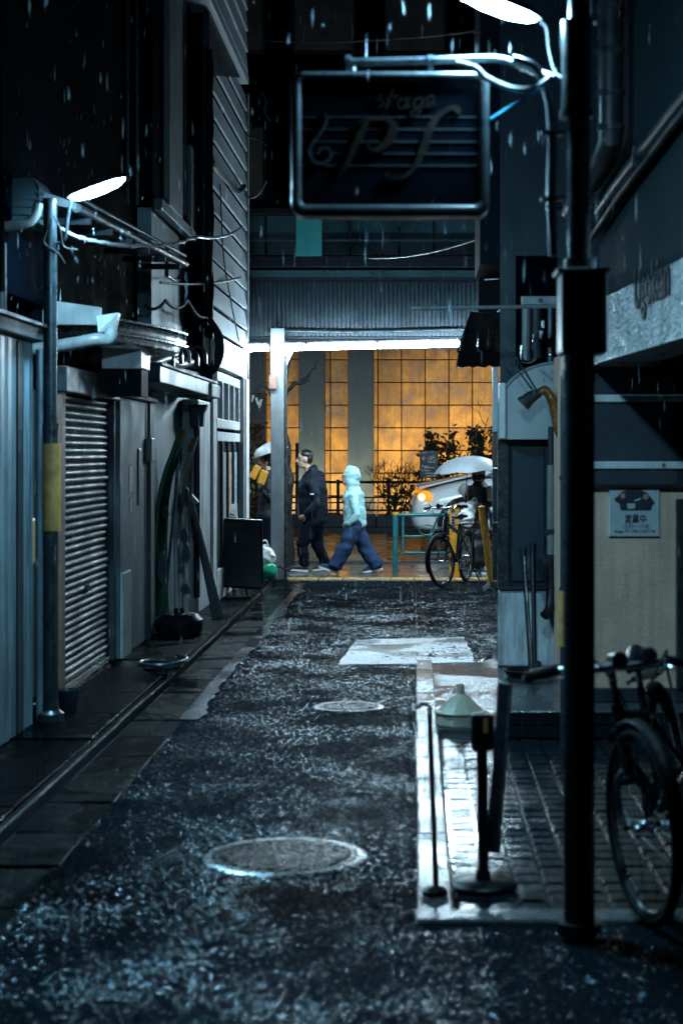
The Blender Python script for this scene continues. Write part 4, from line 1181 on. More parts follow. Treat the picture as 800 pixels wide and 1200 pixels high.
# quarter-round white awning cheek
t = thing('awning_cheek', 'pale quarter round awning end with a pipe shadow', 'awning', P(618, 470, dc - .15))
arc = [P(653, 515, dc - .2), P(584, 515, dc - .2), P(584, 478, dc - .2)]
for k in range(1, 10):
    a = math.radians(180 - 90 * k / 9)
    arc.append(P(653 + 69 * math.cos(a), 478 - 53 * math.sin(a), dc - .2))
bm = BM(); prism(bm, arc, (0, .18, 0)); obj('cheek', bm, M['cheek'], t, bev=.004)
bm = BM(); tube(bm, [v + Vector((0, -.004, 0)) for v in arc[1:]], .010, 8); obj('edge_bead', bm, M['offwhite'], t, True)
bm = BM(); box(bm, GX(583, dc), GX(590, dc), dc - .22, dc - .012, GZ(514, dc), GZ(450, dc)); obj('end_strip', bm, M['white'], t, bev=.004)
# goose-neck pipe with stays
t = thing('gooseneck_pipe', 'brown goose neck pipe with a flared mouth in front of the pale awning end', 'pipe', P(640, 480, 12.1))
dg_ = 12.1
bm = BM(); tube(bm, spline([P(629, 463, dg_), P(637, 457, dg_), P(645, 466, dg_), P(650, 482, dg_), P(654, 502, dg_), P(662, 518, dg_), P(672, 522, dg_)], 6), [.028] * 6 + [.034] * 6 + [.036] * 25, 14); obj('neck', bm, M['copper'], t, True)
bm = BM(); tube(bm, [P(614, 472, dg_), P(622, 465, dg_), P(632, 460, dg_)], [.052, .044, .030], 14); obj('mouth', bm, M['box'], t, True)
bm = BM(); cyl(bm, P(612, 474, dg_), P(615, 471, dg_), .055, 14); obj('mouth_rim', bm, M['box'], t, True)
for (a, b) in (((592, 417), (625, 458)), ((604, 418), (628, 457))):
    bm = BM(); cyl(bm, P(*a, dg_ + .2), P(*b, dg_), .007, 8); obj('stay_rod', bm, M['polegrey'], t, True)
bm = BM(); ball(bm, P(637, 446, dg_), .012); obj('stay_bolt', bm, M['chrome'], t, True)
# downpipes
t = thing('downpipe', 'grey wall downpipe with a black lower elbow by the dark pole', 'pipe', P(645, 600, 12.4))
bm = BM(); cyl(bm, P(645, 545, 12.4), P(645, 652, 12.4), .030, 12); obj('pipe', bm, M['pipe'], t, True)
bm = BM(); tube(bm, spline([P(645, 650, 12.4), P(645, 690, 12.38), P(644, 712, 12.34), P(637, 722, 12.3)], 5), .036, 12); obj('elbow', bm, M['black'], t, True)
bm = BM(); box(bm, GX(638, 12.4), GX(654, 12.4), 12.36, 12.5, GZ(625, 12.4), GZ(620, 12.4)); obj('bracket', bm, M['polegrey'], t)
bm = BM(); cyl(bm, P(645, 500, 12.42), P(645, 545, 12.42), .022, 10); obj('upper_pipe', bm, M['concdark'], t, True)
dq = 9.2
t = thing('service_pipe', 'slim upright pipe with a worn yellow sleeve behind the thick pole', 'pipe', P(662, 850, dq))
bm = BM(); cyl(bm, (GX(662, dq), dq, 0), P(662, 440, dq), .029, 14); obj('pipe', bm, M['darkwall'], t, True)
bm = BM(); cyl(bm, P(661, 757, dq), P(661, 692, dq), .036, 14); obj('yellow_sleeve', bm, M['plate'], t, True)
for y in (560, 690):
    bm = BM(); cyl(bm, P(662, y + 2, dq), P(662, y - 2, dq), .034, 14); obj('band', bm, M['pole'], t, True)
# sticks leaning on the plinth
for k, (a, b, lab) in enumerate((((613, 648), (622, 778), 'thin dark stick with a bright side leaning on the pale plinth'), ((624, 643), (626, 780), 'straight black stick beside the other on the pale plinth'))):
    t = thing('leaning_stick', lab, 'stick', P(*b, 12.3), 'sticks leaning on the plinth')
    e = P(*b, 12.35); e.z = .0
    bm = BM(); cyl(bm, P(*a, 12.66), e, .018, 10); obj('shaft', bm, M['black'], t, True)
    bm = BM(); cyl(bm, P(*a, 12.66) + Vector((0, 0, -.02)), P(*a, 12.66) + Vector((0, 0, .04)), .026, 10); obj('cap', bm, M['box'], t, True)
    if k == 0:
        bm = BM(); cyl(bm, P(a[0] + 1.2, a[1] + 4, 12.63), e + Vector((.006, -.02, .02)), .006, 6); obj('metal_strip', bm, M['steel'], t, True)
t = thing('drain_pan', 'low dark tray on the wet apron below the leaning sticks', 'tray', P(622, 785, 12.2))
bm = BM(); c = P(620, 787, 12.2); lathe(bm, [(.16, 0), (.19, .05), (.175, .05), (.15, .012), (.001, .012)], (c.x, c.y, 0), 20); obj('tray', bm, M['black'], t, True)
bm = BM(); lathe(bm, [(.04, .012), (.035, .10), (.02, .11)], (c.x + .05, c.y, 0), 12); obj('stub', bm, M['box'], t, True)

# black scalloped awning lit from behind
t = thing('fabric_awning', 'black scalloped fabric awning with the tube light on its left edge coloured in', 'awning', P(570, 400, 19))
da = 18.8
bm = BM(); rows = []
n = 16
for k in range(n + 1):
    u = k / n
    px = 535 + 76 * u
    sc = 3 * abs(math.sin(u * PI * 6))
    top = P(552 + 60 * u, 366, da + .9); bot = P(px, 428 + sc, da); mid = P(px + 3, 412, da + .05)
    rows.append([bm.verts.new(top), bm.verts.new(mid), bm.verts.new(bot)])
for A, B in zip(rows, rows[1:]):
    for i in range(2): bm.faces.new((A[i], A[i + 1], B[i + 1], B[i]))
bmesh.ops.solidify(bm, geom=bm.faces[:], thickness=.01)
obj('canopy_cloth', bm, M['coat'], t)
bm = BM(); prism(bm, [P(552, 367, da + .9), P(537, 410, da + .1), P(534, 431, da + .02), P(541, 431, da + .5), P(553, 400, da + .9)], (.012, 0, 0)); obj('tube_lit_side', bm, M['offwhite'], t)  # tube light on the black awning's edge, put into an off-white colour
for u in (0, .5, 1):
    bm = BM(); cyl(bm, P(552 + 60 * u, 366, da + .92), P(536 + 76 * u, 412, da + .06), .014, 8); obj('frame_bar', bm, M['pole'], t, True)

# meters, bracket and rods above the awning
t = thing('bracket_bar', 'pale steel bracket bar reaching left from the thick pole', 'bracket', P(632, 352, 11))
bm = BM(); q0, q1 = P(611, 357, 11), P(657, 347, 11); box(bm, q0.x, q1.x, 11, 11.05, q0.z, q1.z); obj('plate', bm, M['post'], t, bev=.004)
bm = BM(); cyl(bm, P(481, 361.5, 11), P(657, 359, 11), .012, 8); obj('rod', bm, M['post'], t, True)
bm = BM(); cyl(bm, P(633, 352, 10.98), P(633, 352, 11.0), .015, 10); obj('bolt', bm, M['box'], t, True)
t = thing('meter_cabinet', 'cluster of grey meter tubes above the pale awning end', 'meters', P(625, 400, 12.7))
for (px0, px1, y0_, y1_, m_) in ((611, 622, 357, 425, 'pipe'), (622, 636, 350, 420, 'concdark'), (640, 650, 350, 428, 'polegrey')):
    bm = BM(); cyl(bm, P((px0 + px1) / 2, y1_, 12.6), P((px0 + px1) / 2, y0_, 12.6), (px1 - px0) / 2 * 12.6 / F, 12); obj('meter_tube', bm, M[m_], t, True)
bm = BM(); tube(bm, spline([P(611, 405, 12.5), P(611, 421, 12.5), P(620, 424, 12.5), P(627, 420, 12.5)], 5), .012, 8); obj('u_clamp', bm, M['steel'], t, True)
for (x, y) in ((634, 392), (636, 380), (626, 396)):
    bm = BM(); q = P(x, y, 12.45); box(bm, q.x - .012, q.x + .012, q.y, q.y + .05, q.z - .03, q.z + .03); obj('tap', bm, M['steel'], t, bev=.004)
bm = BM(); box(bm, GX(604, 12.7), GX(652, 12.7), 12.68, 12.72, GZ(430, 12.7), GZ(300, 12.7)); obj('back_board', bm, M['plasterd'], t)
t = thing('roof_struts', 'broken shiny struts sticking up left of the meters', 'struts', P(600, 340, 14))
for (a, b) in (((583, 366), (594, 352)), ((596, 352), (605, 340)), ((616, 327), (627, 314)), ((604, 364), (612, 350)), ((567, 328), (584, 327)), ((588, 328), (588, 345))):
    bm = BM(); bar(bm, P(*a, 14), P(*b, 14), .022, .012); obj('strut', bm, M['steel'], t, bev=.002)
bm = BM(); box(bm, GX(560, 14.3), GX(650, 14.3), 14.3, 14.36, GZ(366, 14.3), GZ(325, 14.3)); obj('ridge_board', bm, M['beam'], t)

# conical cover on the wet apron
dco = D(853)
t = thing('cone_cover', 'pale cone shaped cover with a short spout on the wet paving', 'cover', (GX(540, dco), dco + .12, 0))
c = Vector((GX(540, dco), dco + .13, .0))
bm = BM(); lathe(bm, [(.148, .0), (.152, .01), (.146, .075), (.135, .085), (.05, .165), (.024, .178), (.020, .235), (.012, .238)], c, 10); obj('cone', bm, M['cone'], t, True, angle=20)
bm = BM(); lathe(bm, [(.154, .07), (.157, .078), (.150, .086)], c, 20); obj('rim', bm, M['cone'], t, True)

# hooked rod standing at the patio edge
t = thing('hooked_rod', 'thin black rod with a hook standing at the patio edge', 'rod', (GX(509, 6.1), 6.1, 0))
xr = GX(509, 6.15)
bm = BM(); cyl(bm, (xr + .005, 6.15, .03), (GX(503, 6.3), 6.3, GZ(838, 6.3)), .011, 10); obj('rod', bm, M['black'], t, True)
bm = BM(); tube(bm, spline([P(503, 838, 6.3), P(503, 828, 6.3), P(496, 825, 6.3), P(489, 828, 6.3)], 5), .008, 8); obj('hook', bm, M['pole'], t, True)
bm = BM(); ball(bm, P(488, 828, 6.3), .012); obj('hook_knob', bm, M['chrome'], t, True)
bm = BM(); lathe(bm, [(.05, 0), (.05, .015), (.015, .03)], (xr, 6.15, .01), 14); obj('foot', bm, M['black'], t, True)

# post on a round foot with a leaning bar
dk = 6.28
xk = GX(566, dk)
t = thing('post_stand', 'black post stand with a flat padded head and round foot on the tiles', 'stand', (xk, dk, 0))
bm = BM(); lathe(bm, [(.125, 0), (.125, .012), (.115, .02), (.03, .028), (.025, .06)], (xk, dk, .004), 28); obj('foot', bm, M['black'], t, True)
bm = BM(); tube(bm, [(xk - .01, dk + .06, GZ(1052, dk + .06)), (xk + .04, dk + .03, GZ(1038, dk))], .010, 8); obj('foot_bar', bm, M['pole'], t, True)
bm = BM(); cyl(bm, (xk, dk, .05), P(564, 840, dk), .020, 12); obj('post', bm, M['black'], t, True)
bm = BM(); prism(bm, rrect(552, 579, 838, 880, 4, dk - .03), (0, .05, 0)); obj('pad', bm, M['black'], t, bev=.006)
bm = BM(); prism(bm, rrect(566, 571, 842, 859, 1, dk - .0335), (0, .004, 0)); obj('pad_label', bm, M['plate'], t)
bm = BM(); bar(bm, P(592, 800, dk + .25), P(577, 1000, dk + .06), .055, .03, (0, 1, 0)); obj('lean_bar', bm, M['black'], t, bev=.008)
bm = BM(); tube(bm, [P(598, 800, dk + .24), P(584, 998, dk + .04)], .006, 6); obj('lean_bar_edge', bm, M['pole'], t, True)

# ================================================================== BICYCLES
def wheel_parts(root, c, axle, r, tw, wname, Mx=None, full=True):
    c = Vector(c); axle = Vector(axle).normalized()
    u = Vector((0, 0, 1)); w_ = axle.cross(u).normalized()
    def circ(rr, n): return [c + (u * math.cos(2 * PI * k / n) + w_ * math.sin(2 * PI * k / n)) * rr for k in range(n)]
    def fin(bm):
        return xform(bm, Mx) if Mx is not None else bm
    e = None
    bm = BM(); tube(bm, circ(r - tw, 40), tw, 8, closed=True); e = obj(wname, fin(bm), M['tyre'], root, True)
    bm = BM(); tube(bm, circ(r - tw * 2.4, 36), tw * .55, 6, closed=True); obj('rim', fin(bm), M['pole'], e, True)
    bm = BM(); tube(bm, [c - axle * .04, c + axle * .04], .018, 10); obj('hub', fin(bm), M['steel'], e, True)
    bm = BM()
    n = 20
    for k in range(n):
        a = 2 * PI * k / n
        q = c + (u * math.cos(a) + w_ * math.sin(a)) * (r - tw * 2.6)
        s = axle * (.03 if k % 2 else -.03)
        a2 = a + (.35 if (k // 2) % 2 else -.35)
        tube(bm, [c + s + (u * math.cos(a2) + w_ * math.sin(a2)) * .018, q], .0014, 4)
    o = obj('spoke', fin(bm), M['chrome'], e); o['kind'] = 'stuff'
    return e

def bicycle(label, loc, heading, steer, r=.33, wb=1.05, group=None, barh=.98, low=False, headz=.36, lean=0.0, drop=False):
    """x forward, z up at the origin; then turned and placed"""
    t = thing('bicycle', label, 'bicycle', (0, 0, 0), group)
    fx, rx = wb * .5, -wb * .5
    tw = .019
    hd = Vector((fx - .13, 0, r + headz)); ax = Vector((-.30, 0, .95)).normalized()
    SM = Matrix.Translation(hd) @ Matrix.Rotation(steer, 4, ax) @ Matrix.Translation(-hd)
    Y = Vector((0, 1, 0))
    wheel_parts(t, (fx, 0, r), Y, r, tw, 'front_wheel', SM)
    wheel_parts(t, (rx, 0, r), Y, r, tw, 'rear_wheel')
    seat = Vector((rx + .30, 0, .72)); bb = Vector((rx + .43, 0, .28)); ht = hd + ax * .12; hb = hd - ax * .06
    bm = BM()
    tube(bm, [hb, bb], .026, 10); tube(bm, [ht - ax * .02, seat - Vector((-.04, 0, .10))], .023, 10); tube(bm, [bb, seat], .016, 10)
    for s in (-1, 1):
        tube(bm, [bb + Y * .03 * s, (rx, .06 * s, r)], .010, 8); tube(bm, [seat - Vector((0, 0, .12)) + Y * .02 * s, (rx, .06 * s, r)], .009, 8)
    tube(bm, [hb - ax * .02, ht + ax * .02], .024, 12)
    obj('frame', bm, M['black'], t, True)
    bm = BM()
    for s in (-1, 1):
        tube(bm, spline([hb - ax * .03, hb - ax * .06 + Y * .045 * s, hb - ax * .18 + Y * .055 * s, (fx, .055 * s, r)], 4), .012, 8)
    tube(bm, [hb - ax * .07, ht + ax * .13], .014, 10); tube(bm, [hb - ax * .065 + Y * .05, hb - ax * .065 - Y * .05], .014, 8)
    obj('fork', xform(bm, SM), M['black'], t, True)
    top = ht + ax * .15
    bm = BM(); tube(bm, [ht + ax * .1, top, top + Vector((.06, 0, .01))], .016, 10); obj('stem', xform(bm, SM), M['chrome'], t, True)
    b0 = top + Vector((.06, 0, .01))
    bm = BM(); bp_ = []
    for s in (-1, 1):
        pass
    prof = [(-.16, -.30, .02), (-.08, -.25, .03), (0.0, -.12, .02), (.01, 0, 0), (0, .12, .02), (-.08, .25, .03), (-.16, .30, .02)] if not low else [(-.05, -.29, .0), (-.02, -.2, .01), (0, -.08, 0), (.0, 0, 0), (0, .08, 0), (-.02, .2, .01), (-.05, .29, .0)]
    if drop: prof = [(-.10, -.30, -.02), (-.05, -.22, .0), (0, -.08, .0), (0, 0, 0), (0, .08, .0), (-.05, .22, .0), (-.10, .30, -.02)]
    tube(bm, spline([b0 + Vector(p) for p in prof], 5), .0150, 10); hb_ = obj('handlebar', xform(bm, SM), M['chrome'], t, True)
    for s in (-1, 1):
        e = b0 + Vector(prof[0 if s < 0 else -1]); i_ = b0 + Vector(prof[1 if s < 0 else -2])
        bm = BM(); tube(bm, [e, e.lerp(i_, .5), e.lerp(i_, 1.3)], [.024, .022, .021], 10); obj('grip', xform(bm, SM), M['black'], hb_, True)
        bm = BM(); ball(bm, e, .013); obj('grip_end', xform(bm, SM), M['chrome'], hb_, True)
        bm = BM(); q = e.lerp(i_, 1.45); tube(bm, spline([q, q + Vector((.05, 0, -.02)), q + Vector((.06, s * .04, -.03)), q + Vector((.02, s * .12, -.04))], 5), .007, 6); obj('brake_lever', xform(bm, SM), M['chrome'], hb_, True)
        bm = BM(); tube(bm, spline([q + Vector((.03, 0, -.01)), q + Vector((.16, -s * .05, .04)), hd + Vector((.13, s * .02, .12)), hd + Vector((.05, s * .02, -.1))], 6), .004, 6); obj('brake_cable', xform(bm, SM), M['cable'], hb_, True)
    bm = BM(); lathe(bm, [(.028, 0), (.028, .016), (.02, .028), (.004, .031)], None, 14, SM @ Matrix.Translation(b0 + Vector((0, .12, .03)))); obj('bell', bm, M['black'], hb_, True)
    # lamp on the bar
    bm = BM(); tube(bm, [b0 + Vector((.02, -.02, .03)), b0 + Vector((.10, -.02, .03))], [.022, .03], 12); obj('headlamp', xform(bm, SM), M['black'], hb_, True)
    # saddle
    bm = BM()
    ball(bm, seat + Vector((-.10, 0, .10)), .1, 1.0, .85, .32); tube(bm, [seat + Vector((-.08, 0, .105)), seat + Vector((.08, 0, .10)), seat + Vector((.17, 0, .085))], [.06, .032, .02], 10, .8)
    obj('saddle', fuse(bm, .012, 3), M['black'], t, True)
    bm = BM(); tube(bm, [seat - Vector((0, 0, .06)), seat + Vector((-.03, 0, .08))], .013, 10); obj('seat_post', bm, M['chrome'], t, True)
    # cranks and guard
    bm = BM(); M1 = Matrix.Translation(bb + Vector((0, -.055, 0))) @ Matrix.Rotation(PI / 2, 4, 'X'); lathe(bm, [(.085, -.002), (.09, 0), (.085, .003)], None, 24, M1); ck = obj('chainring', bm, M['steel'], t, True)
    for s in (-1, 1):
        e = bb + Vector((.13 * s, .075 * s, -.10 * s))
        bm = BM(); bar(bm, bb + Y * .07 * s, e, .012, .022); obj('crank', bm, M['iron'], ck, bev=.004)
        bm = BM(); box(bm, e.x - .045, e.x + .045, e.y + (0 if s > 0 else -.09), e.y + (.09 if s > 0 else 0), e.z - .012, e.z + .012); obj('pedal', bm, M['black'], ck, bev=.006)
    bm = BM(); tube(bm, [bb + Vector((0, -.055, .09)), Vector((rx, -.055, r + .035))], .005, 6); tube(bm, [bb + Vector((0, -.055, -.09)), Vector((rx, -.055, r - .035))], .005, 6); obj('chain', bm, M['iron'], t)
    # mudguards
    for (cx_, a0, a1, mm, nm) in ((fx, -20, 130, SM, 'front_mudguard'), (rx, 20, 200, None, 'rear_mudguard')):
        pts = [Vector((cx_ + (r + .02) * math.cos(math.radians(a)), 0, r + (r + .02) * math.sin(math.radians(a)))) for a in range(a0, a1 + 1, 10)]
        bm = BM(); tube(bm, pts, .024, 8, .5)
        # flatten radially is fine at this size
        if mm is not None: xform(bm, mm)
        obj(nm, bm, M['tyre'], t, True)
    # rear rack, reflector and stand
    bm = BM()
    for s in (-1, 1):
        tube(bm, [(rx + .26, .05 * s, r + .40), (rx - .16, .06 * s, r + .40)], .006, 6); tube(bm, [(rx - .10, .06 * s, r + .40), (rx, .07 * s, r)], .006, 6)
    for k in range(4): tube(bm, [(rx - .14 + k * .12, -.06, r + .405), (rx - .14 + k * .12, .06, r + .405)], .005, 6)
    obj('rear_rack', bm, M['pole'], t, True)
    bm = BM(); tube(bm, [(rx + .08, .07, r - .06), (rx - .02, .17, .012)], .009, 8); obj('kickstand', bm, M['steel'], t, True)
    bm = BM(); cyl(bm, (rx - .34, 0, r + .1), (rx - .355, 0, r + .1), .025, 12); obj('reflector', bm, M['rust'], t, True)
    t.rotation_euler = (lean, 0, heading)
    t.location = loc
    return t
# near bicycle: comes towards the camera, wheel turned
hd_ang = math.atan2(-.96, -.26)
fw = Vector((math.cos(hd_ang), math.sin(hd_ang), 0)) * .525
bk = bicycle('black city bicycle parked in the dark by the thick pole, cut by the frame', Vector((GX(772, 5.75), 5.78, -.002)) - fw, hd_ang, .52, .335, headz=.265, lean=math.radians(13), drop=True)
# coiled lock on the near bicycle
t = thing('coil_lock', 'silver coiled lock hanging on the near bicycle', 'bicycle lock', P(770, 967, 6.0))
bm = BM()
tube(bm, [P(750 + k * .62, 966 + 4.5 * math.sin(k * .8), 5.70 + .013 * math.cos(k * .8) + k * .004) for k in range(100)], .005, 6); obj('coil', bm, M['chrome'], t, True)
bm = BM(); ball(bm, P(754, 967, 5.68), .017); ball(bm, P(747, 972, 5.68), .012); obj('lock_head', bm, M['chrome'], t, True)
# far bicycle
hd2 = math.atan2(-.94, -.30)
fw = Vector((math.cos(hd2), math.sin(hd2), 0)) * .525
bicycle('black bicycle standing at the alley end in front of the yellow posts', Vector((GX(517, 20.15), 20.15, 0)) - fw, hd2, -.25, .31, barh=.95, low=True)

# ================================================================== ALLEY END: CANOPY, TUBES, POST
dC = 21.5
tc_ = thing('street_canopy', 'ribbed street canopy spanning the far end of the alley', 'canopy', (0, dC, 2.9))
x0, x1 = -5.5, 5.0
zt, zb = GZ(330, dC), GZ(394, dC)
bm = BM(); box(bm, x0, x1, dC + .05, dC + .09, zb, zt); obj('fascia', bm, M['ribs'], tc_)
bm = BM(); k = x0
while k < x1:
    box(bm, k, k + .028, dC + .02, dC + .0495, zb + .002, zt - .002); k += .054
o = obj('rib', bm, M['ribs'], tc_); o['kind'] = 'stuff'
bm = BM(); box(bm, x0, x1, dC + .0, dC + .12, zb - .035, zb - .002); obj('lower_rail', bm, M['beam'], tc_, bev=.005)
bm = BM(); tube(bm, spline([P(319, 392, dC - .06), P(321, 388, dC - .06), P(420, 389, dC - .06), P(545, 386, dC - .06)], 4), .014, 8); obj('conduit', bm, M['polegrey'], tc_, True)
bm = BM(); box(bm, x0, x1, dC + .05, 24.3, zt + .003, zt + .05); obj('roof', bm, M['ribs'], tc_)
bm = BM(); box(bm, x0, x1, dC + .06, dC + .10, zt + .052, GZ(316, dC)); obj('light_strip_panel', bm, M['pane'], tc_)
bm = BM(); box(bm, x0, x1, dC - .04, dC + .16, GZ(313, dC), GZ(300, dC)); obj('beam', bm, M['beam'], tc_, bev=.01)
xx = x0; i = 0
while xx < x1:
    w = .62 if i % 2 else .44
    bm = BM(); box(bm, xx + .015, xx + w - .015, dC + .06, dC + .09, GZ(298, dC), GZ(252, dC)); obj('pane', bm, M['pane'], tc_)
    bm = BM(); box(bm, xx - .013, xx + .013, dC + .03, dC + .11, GZ(299, dC), GZ(250, dC)); obj('pane_post', bm, M['beam'], tc_)
    xx += w; i += 1
bm = BM(); box(bm, x0, x1, dC + .02, dC + .12, GZ(282, dC), GZ(280, dC)); obj('mid_rail', bm, M['polegrey'], tc_)
bm = BM(); box(bm, x0, x1, dC + .0, dC + .14, GZ(250, dC), GZ(244, dC)); obj('top_rail', bm, M['beam'], tc_)
bm = BM(); box(bm, x0, x1, 24.25, 24.3, zb, zt); obj('street_fascia', bm, M['ribs'], tc_)
bm = BM(); box(bm, x0, x1, dC + .15, 24.2, zb + .3, zb + .32); obj('ceiling', bm, M['offwhite'], tc_)
o = BM(); q0, q1 = P(347, 300, dC - .08), P(377, 252, dC - .08); box(o, q0.x, q1.x, dC - .08, dC - .06, q0.z, q1.z)
tn = thing('teal_banner', 'bright teal panel hanging over the canopy beam', 'banner', P(362, 276, dC - .07))
obj('cloth', o, M['tealb'], tn)
o = BM(); cyl(o, P(345, 252, dC - .07), P(379, 252, dC - .07), .018, 8); obj('rod', o, M['beam'], tn, True)
# tubes
ylast = None
xt = GX(262, dC)
dTb = 20.92
segs = [(286, 315), (329, 358), (359, 441), (443, 538), (540, 625)]
for (a, b) in segs:
    t = thing('tube_light', 'lit white fluorescent tube under the canopy, ' + {286: 'left of the steel post', 329: 'short one touching the steel post', 359: 'between the short tube and the long right one', 443: 'long one ending at the black awning', 540: 'half hidden behind the black awning'}[a], 'tube light', P((a + b) / 2, 405, dTb), 'fluorescent tubes under the canopy')
    ya = 408.5 - (a - 285) * .022; yb = 408.5 - (b - 285) * .022
    bm = BM(); cyl(bm, P(a, ya, dTb), P(b, yb, dTb), .036, 12); obj('tube', bm, M['tubel'], t, True)
    bm = BM(); bar(bm, P(a, ya - 5, dTb + .03), P(b, yb - 5, dTb + .03), .05, .03); obj('batten', bm, M['pole'], t, bev=.004)
    for e in (a, b):
        bm = BM(); q = P(e, 408.5 - (e - 285) * .022, dTb); box(bm, q.x - .012, q.x + .012, q.y - .03, q.y + .03, q.z - .03, q.z + .05); obj('socket', bm, M['offwhite'], t, bev=.004)
for k, (xa_, xb_) in enumerate(((1.35, 2.5), (2.55, 3.7), (-4.6, -3.4))):  # unseen tubes added to brighten the car and the street
    t = thing('tube_light', 'unseen fluorescent tube added at the street side to light the car, ' + ['just behind the corner shop', 'farther along behind the corner shop', 'behind the corner house'][k], 'tube light', ((xa_ + xb_) / 2, 24.1, 2.95), 'fluorescent tubes under the canopy')
    bm = BM(); cyl(bm, (xa_, 24.1, 2.93), (xb_, 24.1, 2.93), .036, 12); obj('tube', bm, M['tubel'], t, True)
    bm = BM(); box(bm, xa_, xb_, 24.08, 24.12, 2.97, 3.02); obj('batten', bm, M['white'], t)
# posts
t = thing('steel_post', 'pale square steel post at the mouth of the alley under the tubes', 'post', (GX(326, 21.22), 21.22, 0))
dp = 21.22
bm = BM(); box(bm, GX(317, dp), GX(332.5, dp), dp, dp + .14, 0, GZ(384, dp)); obj('shaft', bm, M['post'], t, bev=.012)
bm = BM(); box(bm, GX(333, dp), GX(336, dp), dp + .02, dp + .10, .02, GZ(400, dp)); obj('side_channel', bm, M['pole'], t, bev=.004)
bm = BM(); box(bm, GX(315.5, dp), GX(324.5, dp), dp - .035, dp - .002, GZ(456, dp), GZ(440, dp)); obj('switch_box', bm, M['red'], t, bev=.006)
bm = BM(); prism(bm, [P(330, 405, dp + .03), P(347, 404, dp + .03), P(334, 432, dp + .03)], (0, .04, 0)); obj('gusset', bm, M['white'], t, bev=.003)
bm = BM(); box(bm, GX(313, dp), GX(337, dp), dp - .03, dp + .17, 0.001, .02); obj('base_plate', bm, M['polegrey'], t, bev=.004)
bm = BM(); tube(bm, spline([P(318, 668, dp - .02), P(326, 664, dp - .05), P(336, 668, dp - .02), P(342, 666, dp)], 5), .012, 8); obj('chain_tie', bm, M['black'], t, True)
# rubbish bag
t = thing('rubbish_bag', 'white and green plastic bag slumped at the foot of the steel post', 'bag', (GX(313, 20.9), 20.9, 0))
c = Vector((GX(312, 20.9), 20.9, .0))
bm = BM(); ball(bm, c + Vector((0, 0, .30)), .12, 1, .9, 1.1); ball(bm, c + Vector((-.03, 0, .40)), .06, 1, 1, 1.2); ball(bm, c + Vector((.01, 0, .12)), .12, 1, .9, 1.0)
bm = fuse(bm, .015, 3)
for v in bm.verts: v.co += Vector((noise.noise(v.co * 14), noise.noise(v.co * 14 + Vector((5, 0, 0))), noise.noise(v.co * 14 + Vector((0, 5, 0))))) * .022
body = obj('bag_body', bm, M['plastic'], t, True)
bm = BM(); ball(bm, c + Vector((.02, -.03, .14)), .115, 1.02, .9, 1.0, 18)
for v in bm.verts: v.co += Vector((noise.noise(v.co * 16), noise.noise(v.co * 16 + Vector((5, 0, 0))), noise.noise(v.co * 16 + Vector((0, 5, 0))))) * .025
obj('green_print', bm, M['greenbag'], t, True)
bm = BM(); tube(bm, spline([c + Vector((-.06, 0, .42)), c + Vector((-.05, -.02, .50)), c + Vector((0, -.02, .52)), c + Vector((.03, 0, .44))], 5), .012, 6); obj('handle', bm, M['plastic'], t, True)

# ================================================================== STREET FURNITURE
# teal guard rail
t = thing('guard_rail', 'teal tubular guard rail beside the pavement', 'guard rail', (GX(480, 23.2), 23.2, 0))
dgr = 23.0
xa, xb = GX(463, dgr), GX(560, dgr)
bm = BM(); cyl(bm, (xa, dgr, 0), (xa, dgr, GZ(602, dgr)), .040, 14); obj('post', bm, M['tealrail'], t, True)
bm = BM(); cyl(bm, (xa, dgr, GZ(603, dgr)), (xa, dgr, GZ(600, dgr)), .044, 14); obj('post_cap', bm, M['yellow'], t, True)
bm = BM(); cyl(bm, (xb, dgr, 0), (xb, dgr, GZ(602, dgr)), .040, 14); obj('post', bm, M['tealrail'], t, True)
for y, r in ((603.5, .022), (628.5, .016), (648, .018)):
    bm = BM(); cyl(bm, (xa if y < 610 else GX(472, dgr), dgr, GZ(y, dgr)), (xb, dgr, GZ(y, dgr)), r, 10); obj('rail', bm, M['tealrail'], t, True)
bm = BM(); cyl(bm, (GX(472, dgr), dgr, GZ(649, dgr)), (GX(472, dgr), dgr, GZ(603, dgr)), .018, 10); obj('upright', bm, M['tealrail'], t, True)
bm = BM(); cyl(bm, (GX(503, dgr), dgr, GZ(628, dgr)), (GX(514, dgr), dgr, GZ(604, dgr)), .014, 10); obj('brace', bm, M['tealrail'], t, True)
bm = BM(); tube(bm, [(GX(500, dgr) + .10 * math.cos(a), dgr - .02, GZ(621, dgr) + .07 * math.sin(a)) for a in (2 * PI * k / 20 for k in range(20))], .010, 6, closed=True); obj('ring', bm, M['tealrail'], t, True)
# yellow posts
t = thing('yellow_bollard', 'upright flat yellow bollard with a dark lettered strip behind the far bicycle', 'bollard', (GX(532, 21.8), 21.8, 0), 'yellow bollards at the alley mouth')
dy = 21.6
bm = BM(); prism(bm, rrect(526.5, 538, 591, 678, 4, dy), (0, .06, 0)); obj('body', bm, M['yellow'], t, bev=.01)
bm = BM(); prism(bm, rrect(528, 533, 603, 622, .6, dy - .006), (0, .004, 0)); obj('label_strip', bm, M['offwhite'], t)
bm = BM(); prism(bm, [P(530.4 + 2.2 * math.cos(a), 598 + 2.2 * math.sin(a), dy - .006) for a in (2 * PI * k / 14 for k in range(14))], (0, .004, 0)); obj('label_disc', bm, M['ink'], t)
for i in range(5):
    bm = BM(); y = 605 + i * 3.3; prism(bm, [P(529, y, dy - .0085), P(532.2, y, dy - .0085), P(532.2, y + 2.2, dy - .0085), P(529, y + 2.2, dy - .0085)], (0, .002, 0)); obj('printed_letter', bm, M['ink'], t)
dy2 = 20.0
